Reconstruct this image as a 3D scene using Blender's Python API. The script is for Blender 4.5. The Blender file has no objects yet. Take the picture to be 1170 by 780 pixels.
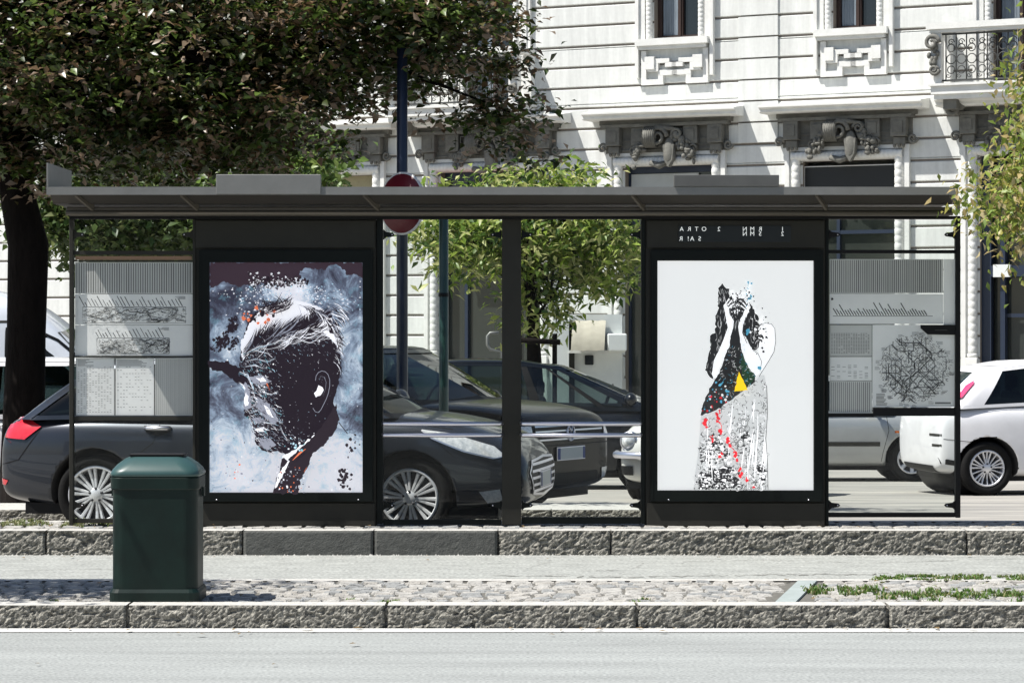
import bpy, bmesh, math, random
import numpy as np
from mathutils import Vector, Matrix
from mathutils.bvhtree import BVHTree
random.seed(7); rng = np.random.default_rng(7)
R = math.radians
scene = bpy.context.scene
COL = scene.collection
F, CX, HY, HC = 3000.0, 585.0, 375.0, 1.67      # focal length in photo pixels, picture centre, horizon row, eye height

# ------------------------------------------------------------------ materials
def mat(name, col, rough=.6, metal=0, var=0, vscale=8, bump=0, bscale=60, spec=None, coat=0, col2=None, thr=None, stretch=None, grain=0, gscale=90):
    m = bpy.data.materials.new(name); m.use_nodes = True
    nt = m.node_tree; N, L = nt.nodes, nt.links
    b = N['Principled BSDF']
    b.inputs['Base Color'].default_value = (*col, 1)
    b.inputs['Roughness'].default_value = rough; b.inputs['Metallic'].default_value = metal
    if spec is not None: b.inputs['Specular IOR Level'].default_value = spec
    if coat: b.inputs['Coat Weight'].default_value = coat; b.inputs['Coat Roughness'].default_value = .04
    tc = N.new('ShaderNodeTexCoord'); src = tc.outputs['Object']
    if stretch:
        mp = N.new('ShaderNodeMapping'); mp.inputs['Scale'].default_value = stretch
        L.new(src, mp.inputs['Vector']); src = mp.outputs['Vector']
    if var or col2:
        n = N.new('ShaderNodeTexNoise'); n.inputs['Scale'].default_value = vscale; n.inputs['Detail'].default_value = 8; n.inputs['Roughness'].default_value = .65
        L.new(src, n.inputs['Vector'])
        r = N.new('ShaderNodeValToRGB')
        lo, hi = thr if thr else (.3, .7)
        r.color_ramp.elements[0].position = lo; r.color_ramp.elements[1].position = hi
        c2 = col2 if col2 else tuple(min(1, c * (1 + var)) for c in col)
        c1 = col if col2 else tuple(c * (1 - var) for c in col)
        r.color_ramp.elements[0].color = (*c1, 1); r.color_ramp.elements[1].color = (*c2, 1)
        L.new(n.outputs['Fac'], r.inputs['Fac']); last = r.outputs['Color']
        if grain:
            g = N.new('ShaderNodeTexNoise'); g.inputs['Scale'].default_value = gscale; g.inputs['Detail'].default_value = 3
            L.new(tc.outputs['Object'], g.inputs['Vector'])
            mr = N.new('ShaderNodeMapRange'); mr.inputs['From Min'].default_value = .3; mr.inputs['From Max'].default_value = .7; mr.inputs['To Min'].default_value = 1-grain; mr.inputs['To Max'].default_value = 1+grain
            L.new(g.outputs['Fac'], mr.inputs['Value'])
            mu = N.new('ShaderNodeVectorMath'); mu.operation = 'SCALE'; L.new(last, mu.inputs[0]); L.new(mr.outputs[0], mu.inputs['Scale']); last = mu.outputs[0]
        L.new(last, b.inputs['Base Color'])
    if bump:
        n = N.new('ShaderNodeTexNoise'); n.inputs['Scale'].default_value = bscale; n.inputs['Detail'].default_value = 6
        L.new(src, n.inputs['Vector'])
        bp = N.new('ShaderNodeBump'); bp.inputs['Strength'].default_value = bump; bp.inputs['Distance'].default_value = .02
        L.new(n.outputs['Fac'], bp.inputs['Height']); L.new(bp.outputs['Normal'], b.inputs['Normal'])
    return m

def glass(name, tint, refl=.5, rough=.0, dust=0):
    m = bpy.data.materials.new(name); m.use_nodes = True
    nt = m.node_tree; N, L = nt.nodes, nt.links
    N.remove(N['Principled BSDF']); out = N['Material Output']
    t = N.new('ShaderNodeBsdfTransparent'); t.inputs['Color'].default_value = (*tint, 1)
    g = N.new('ShaderNodeBsdfGlossy'); g.inputs['Roughness'].default_value = rough
    fr = N.new('ShaderNodeFresnel'); fr.inputs['IOR'].default_value = 1.5
    mu = N.new('ShaderNodeMath'); mu.operation = 'MULTIPLY'; mu.inputs[1].default_value = refl * 2
    L.new(fr.outputs[0], mu.inputs[0])
    mx = N.new('ShaderNodeMixShader'); L.new(mu.outputs[0], mx.inputs[0]); L.new(t.outputs[0], mx.inputs[1]); L.new(g.outputs[0], mx.inputs[2])
    last = mx
    if dust:
        d = N.new('ShaderNodeBsdfDiffuse'); d.inputs['Color'].default_value = (.6, .62, .6, 1)
        tc = N.new('ShaderNodeTexCoord'); n = N.new('ShaderNodeTexNoise'); n.inputs['Scale'].default_value = 3; n.inputs['Detail'].default_value = 7
        L.new(tc.outputs['Object'], n.inputs['Vector'])
        mr = N.new('ShaderNodeMapRange'); mr.inputs['From Min'].default_value = .35; mr.inputs['From Max'].default_value = .8; mr.inputs['To Max'].default_value = dust
        L.new(n.outputs['Fac'], mr.inputs['Value'])
        m2 = N.new('ShaderNodeMixShader'); L.new(mr.outputs[0], m2.inputs[0]); L.new(mx.outputs[0], m2.inputs[1]); L.new(d.outputs[0], m2.inputs[2]); last = m2
    L.new(last.outputs[0], out.inputs['Surface'])
    return m

def leafmat(name, rough=.35, trans=.35, spec=.5):
    m = bpy.data.materials.new(name); m.use_nodes = True
    nt = m.node_tree; N, L = nt.nodes, nt.links
    b = N['Principled BSDF']; out = N['Material Output']
    a = N.new('ShaderNodeAttribute'); a.attribute_name = 'leafcol'
    L.new(a.outputs['Color'], b.inputs['Base Color']); b.inputs['Roughness'].default_value = rough
    b.inputs['Specular IOR Level'].default_value = spec
    t = N.new('ShaderNodeBsdfTranslucent'); L.new(a.outputs['Color'], t.inputs['Color'])
    mx = N.new('ShaderNodeMixShader'); mx.inputs[0].default_value = trans
    L.new(b.outputs[0], mx.inputs[1]); L.new(t.outputs[0], mx.inputs[2]); L.new(mx.outputs[0], out.inputs['Surface'])
    return m

def emit(name, col, s):
    m = bpy.data.materials.new(name); m.use_nodes = True
    b = m.node_tree.nodes['Principled BSDF']; b.inputs['Base Color'].default_value = (*col, 1)
    b.inputs['Emission Color'].default_value = (*col, 1); b.inputs['Emission Strength'].default_value = s
    b.inputs['Roughness'].default_value = .5
    return m

def paper(name, col, tr=.4):
    m = bpy.data.materials.new(name); m.use_nodes = True
    nt = m.node_tree; N, L = nt.nodes, nt.links
    b = N['Principled BSDF']; out = N['Material Output']; b.inputs['Roughness'].default_value = .7
    tc = N.new('ShaderNodeTexCoord'); n = N.new('ShaderNodeTexNoise'); n.inputs['Scale'].default_value = 2.5; n.inputs['Detail'].default_value = 6
    L.new(tc.outputs['Object'], n.inputs['Vector'])
    r = N.new('ShaderNodeValToRGB'); r.color_ramp.elements[0].position = .3; r.color_ramp.elements[1].position = .7
    r.color_ramp.elements[0].color = (*[c * .86 for c in col], 1); r.color_ramp.elements[1].color = (*col, 1)
    L.new(n.outputs['Fac'], r.inputs['Fac']); L.new(r.outputs['Color'], b.inputs['Base Color'])
    t = N.new('ShaderNodeBsdfTranslucent'); L.new(r.outputs['Color'], t.inputs['Color'])
    mx = N.new('ShaderNodeMixShader'); mx.inputs[0].default_value = tr
    L.new(b.outputs[0], mx.inputs[1]); L.new(t.outputs[0], mx.inputs[2]); L.new(mx.outputs[0], out.inputs['Surface'])
    return m

# ------------------------------------------------------------------ mesh builder
class MB:
    def __init__(s): s.v = []; s.f = []; s.m = []; s.sm = []
    def add(s, vs, fs, m=0, smooth=False):
        o = len(s.v); s.v += [tuple(v) for v in vs]
        for f in fs: s.f.append([i + o for i in f]); s.m.append(m); s.sm.append(smooth)
        return s
    def box(s, x0, x1, y0, y1, z0, z1, m=0, bev=0):
        if bev:
            # chamfered box: top, bottom rings inset
            b = bev
            def ring(z, i): return [(x0+i, y0+b if i == 0 else y0+i, z)]
            vs = []
            for z, i in ((z0, b), (z0+b, 0), (z1-b, 0), (z1, b)):
                X0, X1, Y0, Y1 = x0+i, x1-i, y0+i, y1-i; c = b if i == 0 else b*.4
                vs += [(X0+c, Y0, z), (X1-c, Y0, z), (X1, Y0+c, z), (X1, Y1-c, z), (X1-c, Y1, z), (X0+c, Y1, z), (X0, Y1-c, z), (X0, Y0+c, z)]
            fs = [list(range(7, -1, -1)), list(range(24, 32))]
            for k in range(3):
                for j in range(8): fs.append([k*8+j, k*8+(j+1) % 8, (k+1)*8+(j+1) % 8, (k+1)*8+j])
            return s.add(vs, fs, m)
        vs = [(x0,y0,z0),(x1,y0,z0),(x1,y1,z0),(x0,y1,z0),(x0,y0,z1),(x1,y0,z1),(x1,y1,z1),(x0,y1,z1)]
        return s.add(vs, [(3,2,1,0),(4,5,6,7),(0,1,5,4),(1,2,6,5),(2,3,7,6),(3,0,4,7)], m)
    def tube(s, path, r, n=10, m=0, cap=True, smooth=True):
        P = [Vector(p) for p in path]; rs = r if isinstance(r, (list, tuple)) else [r]*len(P)
        vs = []; up = None
        for i, p in enumerate(P):
            t = (P[min(i+1, len(P)-1)] - P[max(i-1, 0)]).normalized()
            if up is None:
                up = Vector((0,0,1)) if abs(t.z) < .9 else Vector((1,0,0))
            a = t.cross(up)
            if a.length < 1e-6: a = t.orthogonal()
            a.normalize(); b = a.cross(t).normalized(); up = b
            for k in range(n):
                q = 2*math.pi*k/n
                vs.append(p + (a*math.cos(q) + b*math.sin(q))*rs[i])
        fs = [[i*n+k, i*n+(k+1) % n, (i+1)*n+(k+1) % n, (i+1)*n+k] for i in range(len(P)-1) for k in range(n)]
        s.add(vs, fs, m, smooth)
        if cap:
            o = len(s.v) - len(vs)
            s.f.append([o+k for k in range(n)]); s.m.append(m); s.sm.append(False)
            s.f.append([o+(len(P)-1)*n+k for k in range(n-1, -1, -1)]); s.m.append(m); s.sm.append(False)
        return s
    def lathe(s, prof, c=(0,0,0), axis='z', n=24, m=0, smooth=True, a0=0, a1=360):
        full = abs(a1-a0-360) < 1e-6; k = n if full else n+1; vs = []
        for r, h in prof:
            for j in range(k):
                q = R(a0 + (a1-a0)*j/n); x, y = r*math.cos(q), r*math.sin(q)
                if axis == 'z': v = (c[0]+x, c[1]+y, c[2]+h)
                elif axis == 'y': v = (c[0]+x, c[1]+h, c[2]+y)
                else: v = (c[0]+h, c[1]+x, c[2]+y)
                vs.append(v)
        fs = []
        for i in range(len(prof)-1):
            for j in range(n):
                j2 = (j+1) % k
                fs.append([i*k+j, i*k+j2, (i+1)*k+j2, (i+1)*k+j])
        return s.add(vs, fs, m, smooth)
    def ell(s, c, rx, ry, rz, n=12, m=0):
        prof = [(math.cos(t), math.sin(t)) for t in [(-90+180*i/(n//2))*math.pi/180 for i in range(n//2+1)]]
        o = MB().lathe(prof, n=n)
        return s.add([(c[0]+v[0]*rx, c[1]+v[1]*ry, c[2]+v[2]*rz) for v in o.v], o.f, m, True)
    def poly(s, pts, m=0): return s.add(pts, [list(range(len(pts)))], m)
    def prism(s, pts2, a, b, axis='y', m=0):
        """outline of (u, z) extruded along an axis from a to b"""
        n = len(pts2)
        def V(u, z, h): return (u, h, z) if axis == 'y' else ((h, u, z) if axis == 'x' else (u, z, h))
        vs = [V(u, z, a) for u, z in pts2] + [V(u, z, b) for u, z in pts2]
        fs = [list(range(n)), list(range(2*n-1, n-1, -1))] + [[i, i+n, (i+1) % n+n, (i+1) % n] for i in range(n)]
        return s.add(vs, fs, m)
    def xf(s, M):
        s.v = [tuple(M @ Vector(v)) for v in s.v]; return s
    def join(s, o, m=None):
        k = len(s.v); s.v += o.v
        s.f += [[i+k for i in f] for f in o.f]; s.m += (o.m if m is None else [m]*len(o.m)); s.sm += o.sm
        return s

WM = {}
def build(name, mb, mats, parent=None, local=False, fixn=True):
    """links ONE mesh; vertices are world coordinates unless local (then they are in the parent's frame)"""
    if not isinstance(mats, (list, tuple)): mats = [mats]
    me = bpy.data.meshes.new(name)
    if parent is None:
        xs = np.array(mb.v); o = Vector(((xs[:,0].min()+xs[:,0].max())/2, (xs[:,1].min()+xs[:,1].max())/2, xs[:,2].min()))
        M = Matrix.Translation(o)
    else: M = WM[parent.name]
    vs = mb.v
    if not local or parent is None:
        Mi = M.inverted(); vs = [tuple(Mi @ Vector(v)) for v in mb.v]
    me.from_pydata(vs, [], mb.f)
    for mt in mats: me.materials.append(mt)
    me.polygons.foreach_set('material_index', mb.m); me.polygons.foreach_set('use_smooth', mb.sm)
    if fixn and len(mb.f) < 60000:
        bm = bmesh.new(); bm.from_mesh(me); bmesh.ops.recalc_face_normals(bm, faces=bm.faces); bm.to_mesh(me); bm.free()
    me.update()
    ob = bpy.data.objects.new(name, me); COL.objects.link(ob)
    if parent is None: ob.location = M.translation; WM[ob.name] = M
    else: ob.parent = parent; WM[ob.name] = M.copy()
    return ob
def empty(name, loc, rz=0, label=None, cat=None, group=None):
    o = bpy.data.objects.new(name, None); COL.objects.link(o); o.empty_display_size = .2
    o.location = loc; o.rotation_euler = (0, 0, rz)
    WM[o.name] = Matrix.Translation(Vector(loc)) @ Matrix.Rotation(rz, 4, 'Z')
    tag(o, label, cat, group); return o
def tag(o, label=None, cat=None, group=None, kind=None):
    if label: o['label'] = label
    if cat: o['category'] = cat
    if group: o['group'] = group
    if kind: o['kind'] = kind
    return o
def text_mb(s, size, mirror=False):
    cu = bpy.data.curves.new('t', 'FONT'); cu.body = s; cu.size = size
    ob = bpy.data.objects.new('t', cu); COL.objects.link(ob)
    dg = bpy.context.evaluated_depsgraph_get(); me = ob.evaluated_get(dg).to_mesh()
    sg = -1 if mirror else 1
    mb = MB().add([(v.co.x*sg, 0, v.co.y) for v in me.vertices], [list(p.vertices) for p in me.polygons])
    ob.evaluated_get(dg).to_mesh_clear()
    bpy.data.objects.remove(ob); bpy.data.curves.remove(cu)
    return mb

# ------------------------------------------------------------------ camera, sun, sky
cam = bpy.data.cameras.new('camera'); camo = bpy.data.objects.new('camera', cam); COL.objects.link(camo)
cam.sensor_width = 36; cam.lens = F/1170*36; cam.shift_y = -15/1170
camo.location = (0, 0, HC); camo.rotation_euler = (R(90), 0, 0); cam.clip_end = 3000; cam.clip_start = .1
scene.camera = camo
EL, AZ = 60.0, 17.0     # sun height; the light travels towards +X and a little towards +Y
sv = Vector((-math.cos(R(EL))*math.cos(R(AZ)), -math.cos(R(EL))*math.sin(R(AZ)), math.sin(R(EL))))
sl = bpy.data.lights.new('sun', 'SUN'); sl.energy = 4.8; sl.angle = R(.53); sl.color = (1, .965, .91)
so = bpy.data.objects.new('sun', sl); COL.objects.link(so); so.rotation_euler = sv.to_track_quat('Z', 'Y').to_euler(); so.location = (-20, -10, 30)
w = bpy.data.worlds.new('World'); scene.world = w; w.use_nodes = True
wn = w.node_tree.nodes; sky = wn.new('ShaderNodeTexSky'); sky.sky_type = 'NISHITA'; sky.sun_disc = False
sky.sun_elevation = R(EL); sky.sun_rotation = math.atan2(sv.x, sv.y)
w.node_tree.links.new(sky.outputs[0], wn['Background'].inputs[0]); wn['Background'].inputs[1].default_value = .065
scene.view_settings.view_transform = 'Standard'; scene.view_settings.look = 'None'; scene.view_settings.exposure = .68; scene.view_settings.gamma = 1
cy = scene.cycles; cy.max_bounces = 7; cy.transparent_max_bounces = 16; cy.diffuse_bounces = 3; cy.glossy_bounces = 3; cy.caustics_reflective = False; cy.caustics_refractive = False
cy.use_denoising = True; cy.use_adaptive_sampling = True; cy.sample_clamp_indirect = 6

# ------------------------------------------------------------------ materials used
M_road = mat('asphalt_near', (.28,.293,.284), .85, var=.16, vscale=3, bump=.35, bscale=90, stretch=(.18,1.3,1), grain=.28, gscale=55)
M_lane = mat('asphalt_lane', (.305,.315,.297), .9, var=.2, vscale=7, bump=.6, bscale=70, stretch=(.5,1.2,1), grain=.35, gscale=40)
M_street = mat('asphalt_street', (.17,.168,.16), .9, col2=(.40,.38,.34), vscale=1.3, thr=(.3,.66), bump=.4, bscale=50, stretch=(.3,1.6,1))
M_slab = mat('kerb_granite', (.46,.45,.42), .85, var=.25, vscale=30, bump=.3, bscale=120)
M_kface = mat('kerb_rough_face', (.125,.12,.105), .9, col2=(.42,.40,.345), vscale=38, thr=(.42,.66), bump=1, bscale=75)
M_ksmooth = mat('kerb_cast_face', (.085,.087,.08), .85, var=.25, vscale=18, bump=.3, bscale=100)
M_cob = mat('cobble', (.36,.35,.325), .85, var=.4, vscale=14, bump=.6, bscale=80)
M_joint = mat('joint_sand', (.12,.115,.10), .95, var=.3, vscale=30)
M_grass = leafmat('grass_blades', .5, .3)
M_strip = mat('green_slab', (.30,.34,.33), .7, var=.12, vscale=10)
M_case = mat('case_grey', (.030,.029,.024), .6, spec=.25, var=.12, vscale=6, bump=.05, bscale=300)
M_frame = mat('frame_black', (.0035,.006,.0055), .5, spec=.2, var=.15, vscale=5)
M_roofm = mat('roof_metal', (.22,.22,.21), .5, metal=.3, var=.10, vscale=5)
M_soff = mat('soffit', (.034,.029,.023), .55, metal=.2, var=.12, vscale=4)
M_beam = mat('gutter_beam', (.105,.09,.07), .5, metal=.2, var=.1, vscale=4)
M_dark = mat('black_plastic', (.005,.005,.006), .55, spec=.25)
M_chrome = mat('brushed_steel', (.80,.79,.86), .33, metal=1)
M_glass = glass('shelter_glass', (.88,.92,.90), .26, dust=.022)
M_glassp = glass('poster_glass', (.96,.97,.97), .35)
M_brown = mat('wood_strip', (.30,.18,.11), .6)
M_screen = mat('display_black', (.012,.016,.018), .3)
M_led = emit('display_letters', (.85,.88,.86), .35)
M_paper = paper('timetable_paper', (.95,.96,.93), .12)
M_paperg = paper('grey_paper', (.66,.67,.64), .12)
M_ink = mat('ink', (.035,.035,.035), .7)
M_inkg = mat('ink_grey', (.16,.165,.16), .7)
M_bin = mat('bin_green', (.003,.013,.010), .45, var=.35, vscale=5, spec=.3, bump=.06, bscale=9)
M_binlid = mat('bin_lid_sheen', (.028,.07,.066), .4, var=.12, vscale=5, coat=.2)  # lid paler than the body: its sky sheen is put into the colour
M_tyre = mat('tyre', (.009,.009,.009), .85, spec=.2, bump=.2, bscale=90)
M_rim = mat('alloy', (.78,.78,.80), .34, metal=.35)
M_rimd = mat('alloy_dark', (.05,.05,.055), .5, metal=.5)
M_cglass = glass('car_glass', (.22,.28,.27), .5)
M_lens = mat('headlight_glass', (.80,.86,.92), .16, metal=.2, var=.4, vscale=30, coat=1)
M_red = mat('tail_light_red', (.62,.02,.035), .15, coat=1, var=.3, vscale=12)
M_pink = mat('tail_light_pink', (.75,.05,.16), .15, coat=1)
M_int = mat('car_interior', (.03,.03,.032), .8)
M_plate = mat('plate_blank', (.55,.57,.56), .5)
M_blue = mat('plate_blue', (.02,.05,.22), .5)
M_stone = mat('facade_render', (.67,.68,.655), .85, var=.15, vscale=1.1, stretch=(3.2,1,.3), grain=.03, gscale=14, bump=.15, bscale=25)
M_groove = mat('facade_groove', (.22,.19,.16), .9)
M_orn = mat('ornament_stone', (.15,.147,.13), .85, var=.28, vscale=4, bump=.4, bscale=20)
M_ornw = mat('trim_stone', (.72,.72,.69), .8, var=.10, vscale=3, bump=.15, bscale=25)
M_wood = mat('window_wood', (.035,.018,.013), .5)
M_pane = mat('window_glass_dark', (.012,.016,.02), .08, coat=.5)
M_curt = mat('curtain_grey', (.20,.24,.28), .8, var=.3, vscale=2, stretch=(3,1,.4))
M_shopb = mat('shop_blue_frame', (.02,.03,.055), .4)
M_shopg = mat('shop_dark_glass', (.035,.04,.036), .12, coat=.4)
M_awn = mat('red_awning', (.26,.012,.022), .8)
M_black = mat('black_fascia', (.012,.013,.013), .5)
M_white = mat('white_panel', (.72,.74,.73), .5, var=.06, vscale=3)
M_iron = mat('wrought_iron', (.05,.052,.05), .6)
M_bark = mat('bark', (.010,.008,.007), .95, spec=.1, var=.4, vscale=10, bump=1, bscale=22, stretch=(1,1,.3))
M_leafA = leafmat('leaf_copper', .36, .3, .6)
M_leafB = leafmat('leaf_green', .42, .45)
M_leafC = leafmat('leaf_gold', .45, .42)
M_polen = mat('pole_navy', (.012,.020,.045), .35, coat=.3)
M_poleg = mat('pole_green', (.012,.045,.035), .35, coat=.3)
M_sred = mat('sign_red', (.16,.008,.020), .45)
M_swh = mat('sign_white', (.7,.7,.7), .5)
# ================================================================== GROUND
def strip(name, prof, x0, x1, m, nx=2):
    """prof: list of (y, z) extruded in x"""
    mb = MB(); xs = np.linspace(x0, x1, nx)
    vs = [(x, y, z) for x in xs for y, z in prof]; k = len(prof)
    mb.add(vs, [[i*k+j, (i+1)*k+j, (i+1)*k+j+1, i*k+j+1] for i in range(nx-1) for j in range(k-1)])
    return tag(build(name, mb, m), kind='structure')
strip('ground', [(-300, -.9), (900, -.9)], -600, 600, mat('far_ground', (.2,.2,.19), .9, var=.2, vscale=.3))
strip('road', [(-40, 0), (14.6, 0)], -60, 60, M_road)
strip('road_edge_band', [(14.42, .004), (14.585, .006)], -40, 40, mat('road_gutter', (.50,.50,.48), .9, var=.12, vscale=20, bump=.2))
strip('bus_lane', [(16.0, 0), (19.36, 0)], -60, 60, M_lane)
def street_z(y): return -.027*max(0, min(y, 45)-20.45)
strip('street', [(20.3, 0), (20.45, 0), (23.2, street_z(23.2)), (26, street_z(26)), (30, street_z(30)), (38, street_z(38)), (45, street_z(45)), (75, -.66), (110, -.66)], -60, 60, M_street)

def rough_block(mb, x0, x1, y0, y1, z0, z1, amp, mt, mf, seed, seg=.013):
    """kerb stone with a hewn front face, real relief"""
    nx = max(6, int((x1-x0)/seg)); nz = 13
    rr = np.random.default_rng(seed)
    def noise(a, b, f):
        g = rr.random((int(nx*f)+4, int(nz*f)+4)); xi = np.linspace(0, g.shape[0]-1.01, a); zi = np.linspace(0, g.shape[1]-1.01, b)
        x_ = xi.astype(int); z_ = zi.astype(int); fx = (xi-x_)[:, None]; fz = (zi-z_)[None, :]
        return g[x_][:, z_]*(1-fx)*(1-fz)+g[x_+1][:, z_]*fx*(1-fz)+g[x_][:, z_+1]*(1-fx)*fz+g[x_+1][:, z_+1]*fx*fz
    D = (noise(nx+1, nz+1, .12)-.5)*.9+(noise(nx+1, nz+1, .35)-.5)*.9+(noise(nx+1, nz+1, .7)-.5)*.7+(noise(nx+1, nz+1, 1)-.5)*.8
    vs = []
    for i in range(nx+1):
        for j in range(nz+1):
            t = j/nz; x = x0+(x1-x0)*i/nx
            e = .012 if i in (0, nx) else 0
            vs.append((x, y0+.01*t+e+(abs(D[i, j])**1.1*amp if j < nz else .008), z0+(z1-z0)*t))
    k = nz+1
    mb.add(vs, [[i*k+j, (i+1)*k+j, (i+1)*k+j+1, i*k+j+1] for i in range(nx) for j in range(nz)], mf)
    a = [(x0+(x1-x0)*i/nx, y0+.018, z1) for i in range(nx+1)]
    mb.add([(x0, y0+.018, z1), (x1, y0+.018, z1), (x1, y1, z1), (x0, y1, z1)], [(0,1,2,3)], mt)
    mb.add([(x0, y0+.03, z0), (x0, y1, z0), (x0, y1, z1), (x0, y0+.03, z1)], [(0,1,2,3)], mf)
    mb.add([(x1, y0+.03, z0), (x1, y1, z0), (x1, y1, z1), (x1, y0+.03, z1)], [(3,2,1,0)], mf)
def PX(px, Y): return (px-CX)/F*Y
def PZ(py, Y): return HC-(py-HY)/F*Y
# near kerb: joints at photo columns 441 and 728
kb = MB(); xs = [PX(p, 14.6) for p in (-760, -460, -150, 150-5, 441, 728, 1015, 1300, 1600, 1900)]
for i in range(len(xs)-1):
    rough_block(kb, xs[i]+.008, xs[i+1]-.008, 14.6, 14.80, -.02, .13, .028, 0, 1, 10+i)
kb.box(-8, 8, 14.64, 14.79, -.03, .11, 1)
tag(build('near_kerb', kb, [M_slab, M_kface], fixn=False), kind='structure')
kb = MB(); js = [-900, -600, -300, -120, 52, 277, 427, 569, 698, 1105, 1300, 1500, 1800, 2100]
for i in range(len(js)-1):
    a, b = PX(js[i], 19.34), PX(js[i+1], 19.34); sm = js[i] in (277, 427)
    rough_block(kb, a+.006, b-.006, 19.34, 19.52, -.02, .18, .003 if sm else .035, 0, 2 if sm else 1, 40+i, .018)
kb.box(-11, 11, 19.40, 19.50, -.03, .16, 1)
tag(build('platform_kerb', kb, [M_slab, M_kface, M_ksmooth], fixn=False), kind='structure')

def cobbles(name, x0, x1, y0, y1, z, cw, cd, seed, holes=None, arc=.0):
    rr = random.Random(seed); mb = MB(); bm_ = MB()
    ny = int((y1-y0)/cd); d = (y1-y0)/ny
    for j in range(ny):
        x = x0 - rr.random()*cw
        while x < x1:
            wd = cw*rr.uniform(.75, 1.25)
            xa, xb = max(x, x0)+.007, min(x+wd, x1)-.007
            cxm = (xa+xb)/2
            ya, yb = y0+j*d+.006, y0+(j+1)*d-.006
            if xb-xa > .02 and not (holes and holes(cxm, (ya+yb)/2)):
                dz = rr.uniform(-.003, .003); i = .012
                tl = rr.uniform(-.004, .004)
                sh = [rr.uniform(-.006, .006) for _ in range(4)]
                vs = [(xa+sh[0], ya, z-.03), (xb, ya+sh[1], z-.03), (xb+sh[2], yb, z-.03), (xa, yb+sh[3], z-.03),
                      (xa+sh[0]+.002, ya+.002, z-.012+dz), (xb-.002, ya+sh[1]+.002, z-.012+dz), (xb+sh[2]-.002, yb-.002, z-.012+dz), (xa+.002, yb+sh[3]-.002, z-.012+dz),
                      (xa+i, ya+i, z+dz+tl), (xb-i, ya+i, z+dz-tl), (xb-i, yb-i, z+dz-tl), (xa+i, yb-i, z+dz+tl)]
                mi = rr.choice((0, 0, 1, 2))
                mb.add(vs, [(8,9,10,11)]+[(a, (a+1) % 4, (a+1) % 4+4, a+4) for a in range(4)]+[(a+4, (a+1) % 4+4, (a+1) % 4+8, a+8) for a in range(4)], mi)
            x += wd
    k = len(mb.v)
    mb.box(x0, x1, y0, y1, z-.06, z-.011, 3)
    return tag(build(name, mb, [M_cob, mat('cobble_warm', (.345,.33,.30), .85, var=.3, vscale=14, bump=.6, bscale=80), mat('cobble_cool', (.25,.255,.25), .85, var=.3, vscale=14, bump=.6, bscale=80), M_joint], fixn=False), kind='structure')
SX0, SX1 = PX(885, 14.9), PX(905, 14.9)
def slabhole(x, y):
    t = (y-14.8)/1.3; c0 = PX(885, 14.8)+t*.275; return c0-.07 < x < c0+.19
cobbles('island_paving', -6, 6, 14.80, 16.12, .125, .125, .105, 3, slabhole)
mb = MB(); c0 = PX(888, 14.9)
c0 = PX(885, 14.8); mb.prism([(c0, 14.805), (c0+.115, 14.805), (c0+.39, 16.1), (c0+.275, 16.1)], .08, .127, axis='z')
tag(build('paving_band', mb, M_strip), kind='structure')
strip('island_back_edge', [(16.12, .122), (16.28, .118), (16.30, -.02)], -12, 12, M_slab)
cobbles('platform_paving', -9, 9, 19.52, 20.30, .178, .15, .11, 4)
strip('platform_back_edge', [(20.30, .178), (20.43, .176), (20.45, -.02)], -14, 14, M_slab)
# raised strip behind the dark hatchback
kb = MB(); xx = -7
i = 0
while xx < 1.45:
    nx_ = min(xx+1.05, 1.5); rough_block(kb, xx+.006, nx_-.006, 23.3, 23.5, -.12, .06, .035, 0, 1, 80+i, .018); xx = nx_; i += 1
kb.box(-7, 1.5, 23.45, 24.25, -.15, .058, 0)
tag(build('parking_kerb', kb, [M_slab, M_kface], fixn=False), kind='structure')
# cracks in the lane: real thin grooves of dark grit
ck = MB()
def crack(pts, wd, z, jit=.02):
    P = []
    for (a, b), (c, d) in zip(pts[:-1], pts[1:]):
        n = max(2, int(math.hypot(c-a, d-b)/.04))
        for k in range(n): t = k/n; P.append((a+(c-a)*t+random.uniform(-jit, jit)*.4, b+(d-b)*t+random.uniform(-jit, jit)))
    for (a, b), (c, d) in zip(P[:-1], P[1:]):
        if random.random() < .15: continue
        w_ = wd*random.uniform(.4, 1.3); ck.add([(a, b-w_, z), (c, d-w_, z), (c, d+w_, z), (a, b+w_, z)], [(0,1,2,3)])
def LG(px, py): Y = F*HC/(py-HY); return (PX(px, Y), Y)
crack([LG(598, 652), LG(612, 646), LG(632, 641)], .006, .004); crack([LG(655, 652), LG(720, 651), LG(735, 644), LG(728, 640)], .006, .004)
crack([LG(780, 642), LG(860, 640), LG(1000, 643), LG(1170, 638)], .006, .004)
crack([LG(560, 657), LG(700, 659.5), LG(900, 656.5), LG(1040, 655.5), LG(1170, 656.5)], .012, .004, .05)
crack([LG(20, 652), LG(110, 650), LG(260, 654)], .004, .004)
tag(build('lane_cracks', ck, M_joint, fixn=False), kind='structure')
# loose grit along the kerbs
gm = MB()
for k in range(1500):
    y_ = random.choice((19.33-abs(random.gauss(0, .05)), 19.33-abs(random.gauss(0, .16)), 16.42+abs(random.gauss(0, .06)), 14.58-abs(random.gauss(0, .03)), 20.6+abs(random.gauss(0, .3))))
    x_ = random.uniform(-4.2, 4.2); s_ = random.uniform(.003, .011); z_ = 0
    gm.add([(x_-s_, y_-s_, z_), (x_+s_, y_-s_*.7, z_), (x_+s_*.3, y_+s_, z_), (x_, y_, z_+s_*1.3)], [(0,1,3), (1,2,3), (2,0,3)])
tag(build('kerb_grit', gm, M_slab, fixn=False), 'pale grit and fallen bits lying along the foot of the kerbs', 'grit', kind='stuff')

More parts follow.
